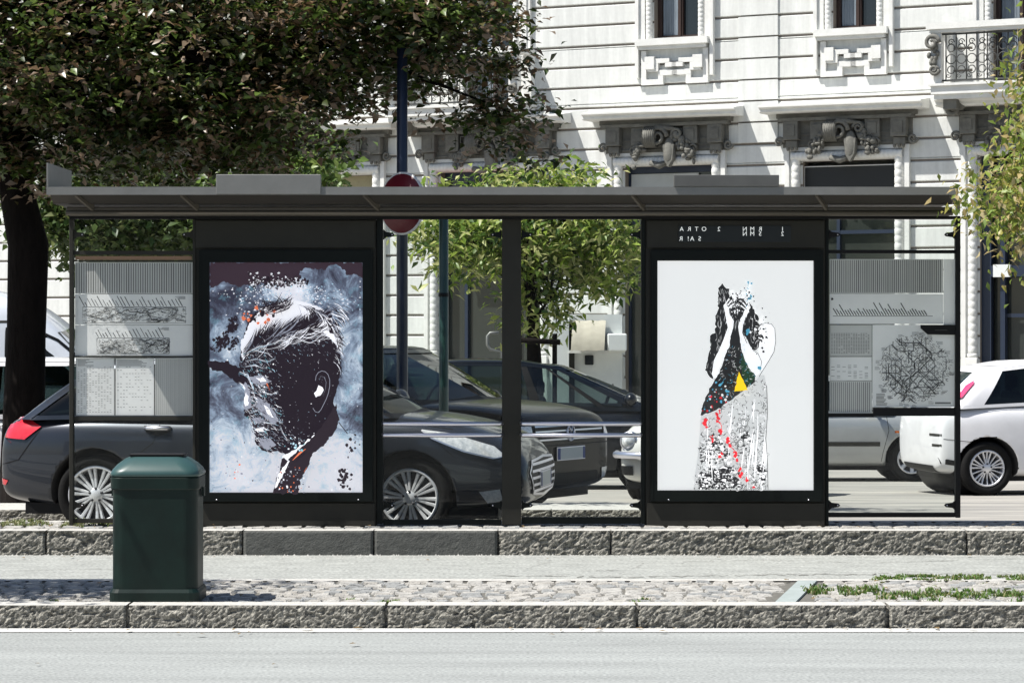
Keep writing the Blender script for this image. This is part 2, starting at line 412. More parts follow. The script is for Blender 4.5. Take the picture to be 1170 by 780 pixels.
fl_ = MB(); random.seed(77)
for k in range(90):
    y_ = random.choice((19.2-abs(random.gauss(0, .2)), random.uniform(14.85, 16.2), 14.5-abs(random.gauss(0, .12)), random.uniform(19.55, 20.2), random.uniform(12.6, 14.5) if k % 3 == 0 else 14.52))
    z_ = .13 if 14.8 < y_ < 16.3 else (.186 if 19.5 < y_ < 20.3 else .012); x_ = random.uniform(-4, 4); q = random.uniform(0, 6.28); s_ = random.uniform(.015, .035); c_, d_ = math.cos(q)*s_, math.sin(q)*s_
    fl_.add([(x_-c_, y_-d_, z_), (x_+d_*.5, y_-c_*.5, z_+s_*.3), (x_+c_, y_+d_, z_+s_*.15), (x_-d_*.5, y_+c_*.5, z_+s_*.25)], [(0,1,3), (1,2,3)])
tag(build('fallen_leaves', fl_, mat('dry_leaf', (.16,.11,.05), .8, var=.5, vscale=9), fixn=False), 'scattered dry brown leaves along kerbs and cobbles', 'fallen leaves', kind='stuff')
# ------------------------------------------------------------------ leaves and grass
def blades(name, pts, h, palette, m, label):
    V = []; Fc = []; C = []
    for (x, y, z, s) in pts:
        for k in range(random.randint(10, 18)):
            a = random.uniform(0, 6.28); l = h*s*random.uniform(.5, 1.2); lean = random.uniform(.2, .9)*l; wd = random.uniform(.003, .007)
            bx, by = x+random.gauss(0, .035*s), y+random.gauss(0, .03*s)
            dx, dy = math.cos(a), math.sin(a); o = len(V)
            V += [(bx-dy*wd, by+dx*wd, z), (bx+dy*wd, by-dx*wd, z), (bx+dx*lean*.4+dy*wd, by+dy*lean*.4-dx*wd, z+l*.6), (bx+dx*lean*.4-dy*wd, by+dy*lean*.4+dx*wd, z+l*.6), (bx+dx*lean, by+dy*lean, z+l)]
            Fc += [(o, o+1, o+2, o+3), (o+3, o+2, o+4)]; c = random.choice(palette); C += [c]*5
    mb = MB(); mb.v = V; mb.f = [list(f) for f in Fc]; mb.m = [0]*len(Fc); mb.sm = [False]*len(Fc)
    ob = build(name, mb, m, fixn=False); at = ob.data.color_attributes.new('leafcol', 'FLOAT_COLOR', 'POINT')
    at.data.foreach_set('color', np.array([(*c, 1) for c in C], dtype=np.float32).ravel())
    return tag(ob, label, 'grass', kind='stuff')
pal = [(.07,.15,.02), (.10,.19,.03), (.14,.20,.05), (.24,.23,.10)]
P = []
def IG(px, py): Y = F*(HC-.125)/(py-HY); return PX(px, Y), Y
for k in range(210):
    t = random.random()
    px, py, s = (random.uniform(1000, 1170), random.gauss(659, 1.6), .45) if t < .3 else ((random.uniform(1005, 1170), random.gauss(680, 2.2), .7) if t < .72 else ((random.choice((935, 970, 995)) + random.gauss(0, 6), random.gauss(675, 2.5), .75) if t < .88 else (random.uniform(915, 1170), random.uniform(661, 684), .3)))
    x, y = IG(px, py); P.append((x, y, .118, s))
for px, py in ((441, 687), (441, 688), (446, 686), (452, 686), (437, 687), (727, 688), (727, 687), (400, 684), (735, 684), (150, 686), (60, 686), (180, 686)):
    x, y = IG(px, py); P.append((x, y, .115, .5))
blades('grass', P, .042, pal, M_grass, 'green grass growing between the island cobbles at the right')
P = []
for k in range(110):
    px = random.choice((random.uniform(-20, 130), random.uniform(70, 130), random.uniform(0, 40)))
    P.append((PX(px, 20), 19.9+random.uniform(-.1, .45), .17, random.uniform(.25, .65)))
blades('grass', P, .06, [(.20,.21,.09), (.28,.27,.13), (.13,.18,.05)], M_grass, 'dry weeds along the platform under the left glass panel')

def leaves(name, blobs, n, size, palette, m, parent, droop=.3, clump=14, spread=.28, shell=.62, lw=.24, nr_=.55, eld=.45, zs=.6):
    vol = np.array([b[3]*b[4]*b[5] for b in blobs]); vol = vol/vol.sum(); cents = []
    nc = max(4, n//clump)
    for b, k in zip(blobs, (vol*nc).astype(int)+1):
        d = rng.normal(size=(k, 3)); d /= np.linalg.norm(d, axis=1)[:, None]
        r = (shell+(1-shell)*rng.random(k))*(1+.16*rng.normal(size=k)); r = np.where(rng.random(k) < .35, rng.random(k)**.5, r)
        cents.append(np.array(b[:3])+d*r[:, None]*np.array(b[3:6]))
    cents = np.concatenate(cents)
    c = np.repeat(cents, clump, axis=0); n = len(c)
    tone = np.repeat(rng.integers(0, len(palette), len(cents)), clump); own = rng.random(n) < .5
    tone = np.where(own, rng.integers(0, len(palette), n), tone)
    pos = c+rng.normal(size=(n, 3))*np.array([spread, spread, spread*zs])
    a = rng.random(n)*2*np.pi; el = rng.normal(-droop, eld, n)
    t = np.stack([np.cos(a)*np.cos(el), np.sin(a)*np.cos(el), np.sin(el)], 1)
    nr = np.array([0, 0, 1.0])+rng.normal(size=(n, 3))*nr_; nr -= (nr*t).sum(1)[:, None]*t; nr /= np.linalg.norm(nr, axis=1)[:, None]
    s_ = np.cross(t, nr); L_ = size*(.6+.7*rng.random(n))[:, None]; W_ = L_*lw
    v0 = pos; v1 = pos+t*L_*.45+s_*W_+nr*W_*.35; v2 = pos+t*L_-nr*L_*.12; v3 = pos+t*L_*.45-s_*W_+nr*W_*.35; v4 = pos+t*L_*.5
    V = np.stack([v0, v1, v2, v3, v4], 1).reshape(-1, 3)
    o = np.arange(n)[:, None]*5
    f = np.concatenate([o+np.array([[0,1,4]]), o+np.array([[1,2,4]]), o+np.array([[0,4,3]]), o+np.array([[4,2,3]])], 1).reshape(-1, 3)
    me = bpy.data.meshes.new(name); M = WM[parent.name]
    V = V-np.array(M.translation)
    me.vertices.add(len(V)); me.vertices.foreach_set('co', V.ravel().astype(np.float32))
    me.loops.add(f.size); me.loops.foreach_set('vertex_index', f.ravel().astype(np.int32))
    me.polygons.add(len(f)); me.polygons.foreach_set('loop_start', np.arange(0, f.size, 3, dtype=np.int32))
    me.update(calc_edges=True); me.materials.append(m)
    pc = np.array(palette)[tone]*(.75+.5*rng.random(n))[:, None]
    cc = np.concatenate([np.repeat(pc, 5, axis=0), np.ones((n*5, 1))], 1).astype(np.float32)
    at = me.color_attributes.new('leafcol', 'FLOAT_COLOR', 'POINT'); at.data.foreach_set('color', cc.ravel())
    ob = bpy.data.objects.new(name, me); COL.objects.link(ob); ob.parent = parent
    return cents
def tree(name, base, trunk, blobs, n, size, palette, m, label, limbs=16, cat='tree', **kw):
    root = empty(name, base, 0, label, cat)
    cents = leaves('crown', blobs, n, size, palette, m, root, **kw)
    mb = MB(); path, rs = trunk
    mb.tube(path, rs, 14)
    top = Vector(path[-1]); mid = Vector(path[-2])
    for k in range(limbs):
        c = Vector(cents[rng.integers(len(cents))]); s0 = top if k % 2 else mid.lerp(top, .5)
        d = c-s0
        p = [s0+d*t+Vector((random.gauss(0, .04), random.gauss(0, .04), (.25*math.sin(t*3.1)+random.gauss(0, .03))*d.length*.4)) for t in (0, .3, .6, .85, 1)]
        p[0] = s0; r0 = rs[-1]*.6
        mb.tube(p, [r0, r0*.7, r0*.45, r0*.25, .008], 7)
        for q in range(3):
            st = p[2].lerp(p[3], random.random()); c2 = Vector(cents[rng.integers(len(cents))])
            e = st+(c2-st)*min(1, .9/max(.1, (c2-st).length)); mb.tube([st, st.lerp(e, .5)+Vector((0, 0, .05)), e], [.022, .014, .005], 5)
    build('trunk', mb, M_bark, root, fixn=False)
    return root
def bl(px, py, rx, ry, Y, depth):
    s = F/Y; return (PX(px, Y), Y, PZ(py, Y), rx/s, depth, ry/s)
Y = 24.6
copper = [tuple(1.4*q for q in c_) for c_ in [(.030,.042,.010), (.060,.055,.018), (.10,.062,.030), (.040,.070,.012), (.15,.10,.06), (.018,.030,.008), (.065,.10,.018), (.24,.18,.13), (.03,.05,.01), (.09,.13,.03)]]
tx = PX(30, Y)
tree('copper_leaved_tree', (tx, Y, -.1), ([(tx-.02, Y, -.15), (tx-.03, Y, .6), (tx, Y, 1.6), (tx+.02, Y, 2.45), (tx-.1, Y, 3.0), (tx-.05, Y, 3.7), (tx+.3, Y, 4.6)], [.25, .2, .18, .19, .16, .14, .10]),
     [bl(70, 70, 200, 135, Y, 1.5), bl(250, 75, 170, 135, Y, 1.5), bl(390, 32, 140, 88, Y, 1.3), bl(520, 50, 95, 62, Y, .9), bl(578, 120, 50, 58, Y, .5), bl(612, 172, 24, 36, Y, .35), bl(415, 128, 36, 14, Y, .3), bl(540, 142, 40, 38, Y, .4), bl(500, 10, 110, 60, Y, 1), bl(300, -80, 330, 90, Y+1.3, 1.5), bl(-80, 90, 140, 130, Y, 1.4), bl(150, 165, 100, 42, Y, 1), bl(340, 120, 60, 40, Y, .8), bl(295, 165, 60, 35, Y, .8), bl(40, 185, 50, 25, Y, .6), bl(215, 190, 45, 20, Y, .6), bl(180, 100, 190, 100, Y+1.0, 1.0)],
     84000, .10, copper, M_leafA, 'big dark copper leaved tree behind the left of the bus shelter', limbs=34, spread=.14, clump=40, droop=.2, lw=.27, nr_=.42, eld=.32, zs=.42)
# a second stem leaning right out of the fork, seen left of the roof
green = [(.27,.36,.06), (.36,.43,.11), (.13,.21,.04), (.46,.48,.18), (.07,.13,.03), (.52,.52,.24), (.20,.30,.05)]
Y = 40
tree('young_green_tree', (PX(612, Y), Y, -.53), ([(PX(612, Y), Y, -.55), (PX(613, Y), Y, .8), (PX(608, Y), Y, 1.9), (PX(600, Y), Y, 2.9)], [.13, .11, .09, .06]),
     [bl(620, 255, 92, 62, Y, 1.2), bl(540, 275, 62, 45, Y, 1.0), bl(690, 290, 55, 52, Y, 1.0), bl(652, 200, 26, 20, Y, .4), bl(600, 208, 34, 12, Y, .4), bl(545, 210, 22, 10, Y, .4), bl(500, 212, 16, 9, Y, .3), bl(565, 235, 70, 20, Y, .8), bl(612, 345, 36, 50, Y, .6), bl(490, 262, 34, 22, Y, .6)],
     11000, .17, green, M_leafB, 'young bright green tree with drooping leaves seen through the middle glass', limbs=14, spread=.19, clump=15, droop=.35, lw=.19)
Y = 46
tree('green_tree', (PX(330, Y), Y, -.6), ([(PX(330, Y), Y, -.7), (PX(330, Y), Y, 1.5), (PX(335, Y), Y, 3), (PX(325, Y), Y, 4)], [.15, .13, .1, .07]),
     [bl(330, 200, 60, 55, Y, 1.3), bl(270, 240, 70, 50, Y, 1.3)], 4500, .21, [(.14,.22,.05), (.20,.27,.07), (.09,.15,.04)], M_leafB, 'light green tree in the gap behind the box on the left roof', limbs=10, spread=.25, clump=9)
tree('green_tree', (PX(120, Y), Y, -.6), ([(PX(120, Y), Y, -.7), (PX(118, Y), Y, 1.5), (PX(122, Y), Y, 3), (PX(125, Y), Y, 4)], [.16, .14, .1, .07]),
     [bl(120, 240, 75, 60, Y, 1.5), bl(200, 250, 50, 60, Y, 1.2), bl(60, 235, 45, 55, Y, 1)], 6500, .21, [(.07,.11,.03), (.10,.14,.04), (.05,.09,.025), (.15,.18,.06)], M_leafB, 'dull green tree behind the van, seen over the left timetable', limbs=10, spread=.25, clump=9)
Y = 19.3; gold = [(.36,.33,.08), (.26,.28,.06), (.46,.36,.17), (.15,.18,.04), (.50,.42,.24), (.22,.30,.05), (.30,.38,.08), (.18,.26,.05)]
tree('golden_leaved_tree', (4.9, 19.75, .17), ([(4.9, 19.75, .15), (4.92, 19.75, 1.2), (4.88, 19.7, 2.2), (4.8, 19.6, 3.0)], [.14, .12, .10, .07]),
     [bl(1205, 205, 84, 68, 18.6, .5), bl(1142, 235, 38, 36, 18.45, .3), bl(1182, 110, 30, 56, 18.6, .35), bl(1262, 120, 90, 140, 19, .8), bl(1112, 225, 20, 24, 18.3, .2), bl(1168, 280, 34, 28, 18.4, .3)],
     11500, .070, gold, M_leafC, 'golden green tree whose twigs hang over the right end of the roof', limbs=12, spread=.12, clump=10, droop=.6)
tree('street_tree', (-5.6, 14.2, .0), ([(-5.6, 14.2, 0), (-5.6, 14.2, 1.2), (-5.55, 14.25, 2.4), (-5.5, 14.3, 3.2)], [.16, .13, .11, .08]),
     [(-5.6, 15.2, 4.2, 1.7, .9, 1.0), (-4.9, 15.15, 3.6, .7, .4, .5)], 6000, .12, copper, M_leafA, 'street tree just outside the left edge, casting leafy shade on the island', limbs=8, spread=.2)
# ================================================================== BUS SHELTER
YP = 19.87
def SX(px, y=YP): return PX(px, y)
def SZ(py, y=YP): return PZ(py, y)
sh = empty('bus_shelter', (0, YP, .18), 0, 'long dark grey bus shelter with glass panes, maps and two poster cases with an added glow', 'bus shelter')
def sbox(mb, px0, px1, py0, py1, y0, y1, m=0, yr=None, bev=0):
    yr = yr or YP
    return mb.box(PX(px0, yr), PX(px1, yr), y0, y1, PZ(py1, yr), PZ(py0, yr), m, bev)
# roof
YF = 19.45
rf = MB()
zt, zb = PZ(213.5, YF), PZ(222.5, YF); x0, x1 = PX(53, YF), PX(1095, YF)
rf.box(x0, x1, YF, YF+.03, zb, zt, 0)
rf.box(x0+.01, x1-.01, YF+.03, 20.22, zt-.035, zt-.006, 0)
rf.add([(x0+.02, YF+.03, zb+.012), (x1-.02, YF+.03, zb+.012), (x1-.02, 19.62, 2.602), (x0+.02, 19.62, 2.602)], [(0,1,2,3)], 1)
rf.box(x0+.02, x1-.02, 19.62, 20.21, 2.60, 2.62, 1)
rf.box(x0+.0, x1-.0, 20.22, 20.25, 2.60, zt-.01, 0)
build('roof', rf, [M_roofm, M_soff], sh)
bm_ = MB(); bm_.box(PX(76, 19.70), PX(1088, 19.70), 19.68, 19.86, PZ(246, 19.70), PZ(236.5, 19.70), 0, .008)
bm_.tube([(PX(76, 19.7), 19.68, PZ(243.5, 19.7)), (PX(1088, 19.7), 19.68, PZ(243.5, 19.7))], .020, 10)
build('gutter_beam', bm_, M_beam, sh)
hb = MB(); hb.box(PX(80, YP), PX(1096, YP), 19.84, 19.92, PZ(250.5, YP), PZ(247, YP)); hb.box(PX(84, YP), PX(946, YP), 19.85, 19.91, 2.50, 2.53)
build('top_rail', hb, M_dark, sh)
for px in (81, 205, 414, 721, 932, 1085):
    rb = MB(); X = PX(px, YF) + (.02 if px < 100 else 0)
    rb.add([(X+a_, y_, z_) for a_, y_, z_ in ((0, YF+.031, zb+.010), (.018, YF+.031, zb+.010), (.10, 19.675, 2.60), (.118, 19.675, 2.60), (0, YF+.031, zb-.012), (.018, YF+.031, zb-.012), (.10, 19.675, 2.545), (.118, 19.675, 2.545))], [(0,1,3,2), (4,6,7,5), (0,4,5,1), (1,5,7,3), (3,7,6,2), (2,6,4,0)])
    build('roof_bracket', rb, M_beam, sh)
fl = MB(); X = PX(53, YF)
fl.prism([(YF+.002, zt+.001), (20.22, zt+.001), (20.22, 2.88), (YF+.002, 2.895)], X, X+.012, axis='x'); fl.v = [(x+(y-YF)*.06, y, z) for x, y, z in fl.v]
build('end_plate', fl, M_roofm, sh)
for a, b, t, u in ((247, 366.5, 199.5, 222), (770, 890, 200, 213.2)):
    sb = MB(); sb.box(PX(a, YF), PX(b, YF), YF-.012, YF+.06, PZ(u, YF), PZ(t, YF), 0, .003)
    sb.box(PX(a+3, YF), PX(b-3, YF), YF+.06, YF+.10, PZ(213, YF)+.004, PZ(t+3, YF))
    build('sign_box', sb, M_roofm if a < 500 else mat('sign_box_dark', (.12,.12,.115), .5, metal=.3, var=.1, vscale=6), sh)
# posts
for a, b, t, u, m, d in ((79.5, 84, 250.5, 601, M_case, .05), (220.5, 224, 250.5, 601, M_case, .06), (430.5, 437.5, 250.5, 598, M_frame, .07), (573.5, 595.5, 250.5, 599, M_case, .07), (732.5, 737, 250.5, 598, M_frame, .07), (943.2, 946.5, 250.5, 601, M_frame, .06), (1091.5, 1097, 247, 591, M_dark, .05)):
    pb = MB(); sbox(pb, a, b, t, u, YP-.02, YP+d, bev=.003); build('post', pb, m, sh)
# poster cases
def case(a, b, pa, pb_, pt, pbm, lit):
    r = MB()
    sbox(r, a, b, 250.6, 600.6, YP-.01, YP+.15)                       # body
    sbox(r, a+1.5, b-1.5, 252, 283.5, YP-.03, YP-.01, bev=.003)       # header plate
    sbox(r, a+1.5, b-1.5, 574, 600.5, YP-.03, YP-.01, bev=.003)       # foot plate
    c = build('poster_case', r, M_case, sh)
    f = MB()
    A, B, T, U = a+5.5, b-3.5, 286.5, 572
    sbox(f, A, pa-.2, T, U, YP-.055, YP-.012); sbox(f, pb_+.2, B, T, U, YP-.055, YP-.012)
    sbox(f, pa-.2, pb_+.2, T, pt-.2, YP-.055, YP-.012); sbox(f, pa-.2, pb_+.2, pbm+.2, U, YP-.055, YP-.012)
    for q in (A+2, B-2): sbox(f, q-.8, q+.8, T+3, U-3, YP-.058, YP-.0545)
    for q in (a+26, b-20): f.ell((SX(q), YP-.056, SZ(U-2)), .007, .004, .005, 8, 1)
    build('poster_frame', f, [M_frame, M_chrome], c)
    return c
c1 = case(222.5, 430, 240, 414.5, 300, 562, 0)
c2 = case(737.5, 943, 751, 929, 298, 559.5, 1)
# ---- posters: flat printed art, drawn as layered ink shapes under half a millimetre thick
def inside(p, poly):
    x, y = p; r = False; j = len(poly)-1
    for i in range(len(poly)):
        xi, yi = poly[i]; xj, yj = poly[j]
        if (yi > y) != (yj > y) and x < (xj-xi)*(y-yi)/(yj-yi)+xi: r = not r
        j = i
    return r
class Art:
    def __init__(s, Y0): s.mb = MB(); s.Y = Y0; s.k = 0; s.clip = None
    def lay(s): s.k += 1; return s.Y-s.k*.00005
    def poly(s, pts, m, rough=0):
        if rough:
            P = []
            for i in range(len(pts)):
                a, b = pts[i], pts[(i+1) % len(pts)]; n = max(1, int(math.hypot(b[0]-a[0], b[1]-a[1])/2.2))
                for k in range(n): t = k/n; P.append((a[0]+(b[0]-a[0])*t+random.gauss(0, rough), a[1]+(b[1]-a[1])*t+random.gauss(0, rough)))
            pts = P
        from mathutils.geometry import tessellate_polygon
        y = s.lay(); vs = [(SX(p[0]), y, SZ(p[1])) for p in pts]
        tri = tessellate_polygon([[Vector((p[0], p[1], 0)) for p in pts]])
        s.mb.add(vs, [list(t) for t in tri], m)
    def line(s, pts, w, m, taper=False):
        y = s.lay(); n = len(pts); L_ = []; R_ = []
        for i, p in enumerate(pts):
            a = pts[max(i-1, 0)]; b = pts[min(i+1, n-1)]; d = math.hypot(b[0]-a[0], b[1]-a[1]) or 1
            ww = w*(1-abs(2*i/(n-1)-1)*.85 if taper else 1)/2
            nx, ny = -(b[1]-a[1])/d*ww, (b[0]-a[0])/d*ww
            L_.append((SX(p[0]+nx), y, SZ(p[1]+ny))); R_.append((SX(p[0]-nx), y, SZ(p[1]-ny)))
        s.mb.add(L_+R_, [[i, i+1, n+i+1, n+i] for i in range(n-1)], m)
    def curve(s, p0, p1, bend, w, m, n=7, taper=True):
        dx, dy = p1[0]-p0[0], p1[1]-p0[1]
        s.line([(p0[0]+dx*t-dy*bend*math.sin(math.pi*t), p0[1]+dy*t+dx*bend*math.sin(math.pi*t)) for t in [i/(n-1) for i in range(n)]], w, m, taper)
    def blob(s, c, r, m, n=9, j=.35, sx=1, sy=1):
        s.poly([(c[0]+r*sx*(1+random.uniform(-j, j))*math.cos(6.283*i/n), c[1]+r*sy*(1+random.uniform(-j, j))*math.sin(6.283*i/n)) for i in range(n)], m)
def inks(spec): return [emit('poster_ink_'+n, c, e) for n, c, e in spec]  # inks also emit: glow added to brighten the prints under the roof
def watercolour():
    m = bpy.data.materials.new('poster_wash'); m.use_nodes = True; nt = m.node_tree; N, L = nt.nodes, nt.links
    b = N['Principled BSDF']; tc = N.new('ShaderNodeTexCoord')
    n1 = N.new('ShaderNodeTexNoise'); n1.inputs['Scale'].default_value = 5; n1.inputs['Detail'].default_value = 10; n1.inputs['Roughness'].default_value = .74; n1.inputs['Distortion'].default_value = .7
    n2 = N.new('ShaderNodeTexNoise'); n2.inputs['Scale'].default_value = 6; n2.inputs['Detail'].default_value = 8; n2.inputs['Roughness'].default_value = .7
    L.new(tc.outputs['Object'], n1.inputs['Vector']); L.new(tc.outputs['Object'], n2.inputs['Vector'])
    sep = N.new('ShaderNodeSeparateXYZ'); L.new(tc.outputs['Object'], sep.inputs[0])
    # the print is paler towards its bottom edge
    mr = N.new('ShaderNodeMapRange'); mr.inputs['From Min'].default_value = .2; mr.inputs['From Max'].default_value = 1.9; mr.inputs['To Min'].default_value = .14; mr.inputs['To Max'].default_value = -.07
    L.new(sep.outputs['Z'], mr.inputs['Value'])
    ad = N.new('ShaderNodeMath'); ad.operation = 'ADD'; L.new(n1.outputs['Fac'], ad.inputs[0]); L.new(mr.outputs[0], ad.inputs[1])
    prev = ad.outputs[0]
    for (px_, py_, r0_, r1_, gain) in ((330, 338, .05, .34, .22), (400, 400, .02, .30, .10), (262, 408, .0, .12, .16), (290, 550, .05, .5, .12), (385, 540, .05, .42, .16), (262, 450, .02, .25, -.13), (262, 345, .02, .26, -.05), (404, 480, .0, .2, -.13)):
        vd = N.new('ShaderNodeVectorMath'); vd.operation = 'DISTANCE'; vd.inputs[1].default_value = (SX(px_), -.020, SZ(py_)-.18); L.new(tc.outputs['Object'], vd.inputs[0])
        m_ = N.new('ShaderNodeMapRange'); m_.interpolation_type = 'SMOOTHSTEP'; m_.inputs['From Min'].default_value = r0_; m_.inputs['From Max'].default_value = r1_; m_.inputs['To Min'].default_value = gain; m_.inputs['To Max'].default_value = 0; L.new(vd.outputs['Value'], m_.inputs['Value'])
        a2 = N.new('ShaderNodeMath'); a2.operation = 'ADD'; L.new(prev, a2.inputs[0]); L.new(m_.outputs[0], a2.inputs[1]); prev = a2.outputs[0]
    r = N.new('ShaderNodeValToRGB'); e = r.color_ramp.elements
    e[0].position = .36; e[0].color = (.035,.035,.06,1); e[1].position = .72; e[1].color = (.72,.72,.78,1)
    q = e.new(.46); q.color = (.11,.13,.19,1); q = e.new(.54); q.color = (.26,.33,.44,1); q = e.new(.62); q.color = (.50,.58,.68,1)
    L.new(prev, r.inputs['Fac'])
    r2 = N.new('ShaderNodeValToRGB'); r2.color_ramp.elements[0].position = .55; r2.color_ramp.elements[1].position = .72; r2.color_ramp.elements[0].color = (0,0,0,1); r2.color_ramp.elements[1].color = (.7,.7,.7,1)
    L.new(n2.outputs['Fac'], r2.inputs['Fac'])
    mx = N.new('ShaderNodeMix'); mx.data_type = 'RGBA'; mx.inputs[7].default_value = (.22,.47,.60,1)
    L.new(r2.outputs['Color'], mx.inputs[0]); L.new(r.outputs['Color'], mx.inputs[6])
    L.new(mx.outputs[2], b.inputs['Base Color']); L.new(mx.outputs[2], b.inputs['Emission Color']); b.inputs['Emission Strength'].default_value = .52  # same added glow for the wash print
    return m
IK = inks([('plum', (.012,.006,.012), .5), ('white', (.72,.72,.76), .55), ('purple', (.040,.022,.034), .5), ('teal', (.12,.42,.48), .4), ('orange', (.65,.16,.07), .5), ('grey', (.22,.23,.28), .5), ('sky', (.40,.58,.70), .5)])
a = Art(YP-.020); PL, PW, PP, PT, PO, PG, PS = 1, 2, 3, 4, 5, 6, 7
random.seed(21)
def grid_panel(art, x0, x1, y0, y1, m):
    y = art.lay(); art.mb.add([(SX(x0), y, SZ(y1)), (SX(x1), y, SZ(y1)), (SX(x1), y, SZ(y0)), (SX(x0), y, SZ(y0))], [(0,1,2,3)], m)
grid_panel(a, 240, 414.5, 300, 562, 0)
a.poly([(240,300),(414.5,300),(414.5,317),(405,313),(398,316),(392,306),(384,302.5),(376,304),(372,308),(350,307),(343,309),(341,319),(333,323),(322,327),(312,323),(300,322),(292,327),(284,325),(272,328),(256,322),(246,327),(240,330)], PP, .7)
for k in range(420): # torn edge of the plum band
    a.blob((random.uniform(285, 352), random.gauss(322, 3.5)), random.uniform(.3, 1.5), random.choice((PL, PL, PP, PW)), 6, .6)
for cxx, cyy, sx_, sy_, n_ in ((315, 336, 24, 7, 260), (352, 340, 22, 8, 200), (290, 350, 12, 9, 60), (392, 352, 12, 16, 60), (262, 392, 9, 14, 30)):
    for k in range(n_): a.blob((min(412, max(242, random.gauss(cxx, sx_))), random.gauss(cyy, sy_)), random.uniform(.15, .8), random.choice((PW, PW, PW, PS, PG if cxx > 380 else PW)), 6, .65, random.uniform(.7, 1.8), 1)
for cxx, cyy, sx_, sy_, n_ in ((330, 500, 60, 40, 50), (395, 440, 9, 50, 40), (280, 540, 26, 14, 40), (385, 535, 18, 20, 40)):
    for k in range(n_):
        p_ = (random.gauss(cxx, sx_), random.gauss(cyy, sy_))
        if 241 < p_[0] < 413 and 320 < p_[1] < 561: a.blob(p_, random.uniform(.15, .6), random.choice((PW, PW, PS)), 6, .65, random.uniform(.7, 1.8), 1)
# blots left of the forehead
a.poly([(240,413),(262,412),(274,420),(277,432),(280,442),(270,436),(262,428),(252,424),(240,420)], PL, .9)
for cxx, cyy, n_ in ((265, 374, 60), (254, 390, 70), (260, 383, 20), (270, 366, 18), (247, 398, 12), (268, 392, 26)):
    for k in range(n_): a.blob((random.gauss(cxx, 3.2), random.gauss(cyy, 3.0)), random.uniform(.4, 1.9), PL, 7, .6)
# head, neck
head = [(277,399),(276,410),(274,420),(275,430),(277,438),(282,444),(283,452),(281,462),(280,468),(281,475),(287,478),(289,484),(291,490),(293,497),(292,503),(295,508),(301,513),(309,516),(318,514.5),(325,517),(332,520),(345,512),(360,500),(375,486),(385,470),(382,458),(387,440),(390,420),(390,400),(388,384),(380,366),(366,352),(345,345),(320,345),(300,351),(286,365),(280,383)]
a.poly(head, PL, .5)
# white hair mass with dark strands
a.poly([(277,404),(276,392),(283,377),(292,361),(303,350),(320,345),(345,344),(365,350),(379,363),(387,380),(391,402),(386,396),(378,386),(368,378),(355,375),(342,383),(334,379),(322,382),(308,386),(295,393),(287,402),(279,412)], PW, .8)
for k in range(120):
    t = random.random(); x_ = 279+t*78; yb = 404-t*24+random.gauss(0, 3)
    ln = random.uniform(14, 34); an = -1.05+.62*t+random.gauss(0, .12)
    a.curve((x_, yb), (x_+ln*math.cos(an), yb+ln*math.sin(an)), .10, random.uniform(.6, 2.0), PL)
for k in range(60):
    q = random.uniform(-.2, 1.25); r_ = random.uniform(.78, 1.0)
    cx_, cy_ = 340+50*r_*math.cos(q-.6), 402-56*r_*math.sin(.6+q*.8)
    a.curve((cx_, cy_), (cx_+random.uniform(6, 16), cy_+random.uniform(4, 16)), -.12, random.uniform(.5, 1.3), random.choice((PL, PL, PW)))
for k in range(70):
    t = random.random(); a.curve((288+t*85, 398-t*16+random.gauss(0, 5)), (296+t*92+random.uniform(0, 8), 386-t*9+random.gauss(0, 5)), .1, random.uniform(.35, .9), PW)
for k in range(26): a.blob((random.gauss(298, 9), random.gauss(360, 5)), random.uniform(.6, 2.8), random.choice((PL, PL, PO, PO)), 7)
for k in range(22): a.blob((random.gauss(363, 4), random.gauss(359, 4)), random.uniform(.6, 2.6), random.choice((PL, PG)), 7)
for k in range(14): a.blob((random.gauss(381, 3), random.gauss(372, 7)), random.uniform(.6, 2.2), PL, 7)
for k in range(330):   # long dark locks sweeping back from the brow
    t = random.random(); x_ = 278+t*70; yb = 404-34*t+random.gauss(0, 2)
    f_ = random.uniform(.15, .8); xe, ye = x_+f_*(26+34*t), yb-f_*(46-18*t)
    if ye > 344: a.curve((x_, yb), (xe, ye), random.uniform(-.02, .16), random.uniform(.6, 1.9), random.choice((PL, PL, PL, PL, PG)), 7)
for k in range(120):
    t = random.random(); q0 = 1.5-1.9*t; x_, y_ = 338+47*math.cos(q0), 396-48*math.sin(q0); a.curve((x_, y_), (x_+random.uniform(2, 14), y_+random.uniform(4, 20)), random.uniform(-.2, 0), random.uniform(.4, 1.5), random.choice((PL, PL, PW, PG)), 6)
for k in range(70): a.curve((random.uniform(292, 330), 352+random.gauss(0, 5)), (random.uniform(300, 338), 343+random.gauss(0, 4)), .1, random.uniform(.5, 1.3), PL, 5)
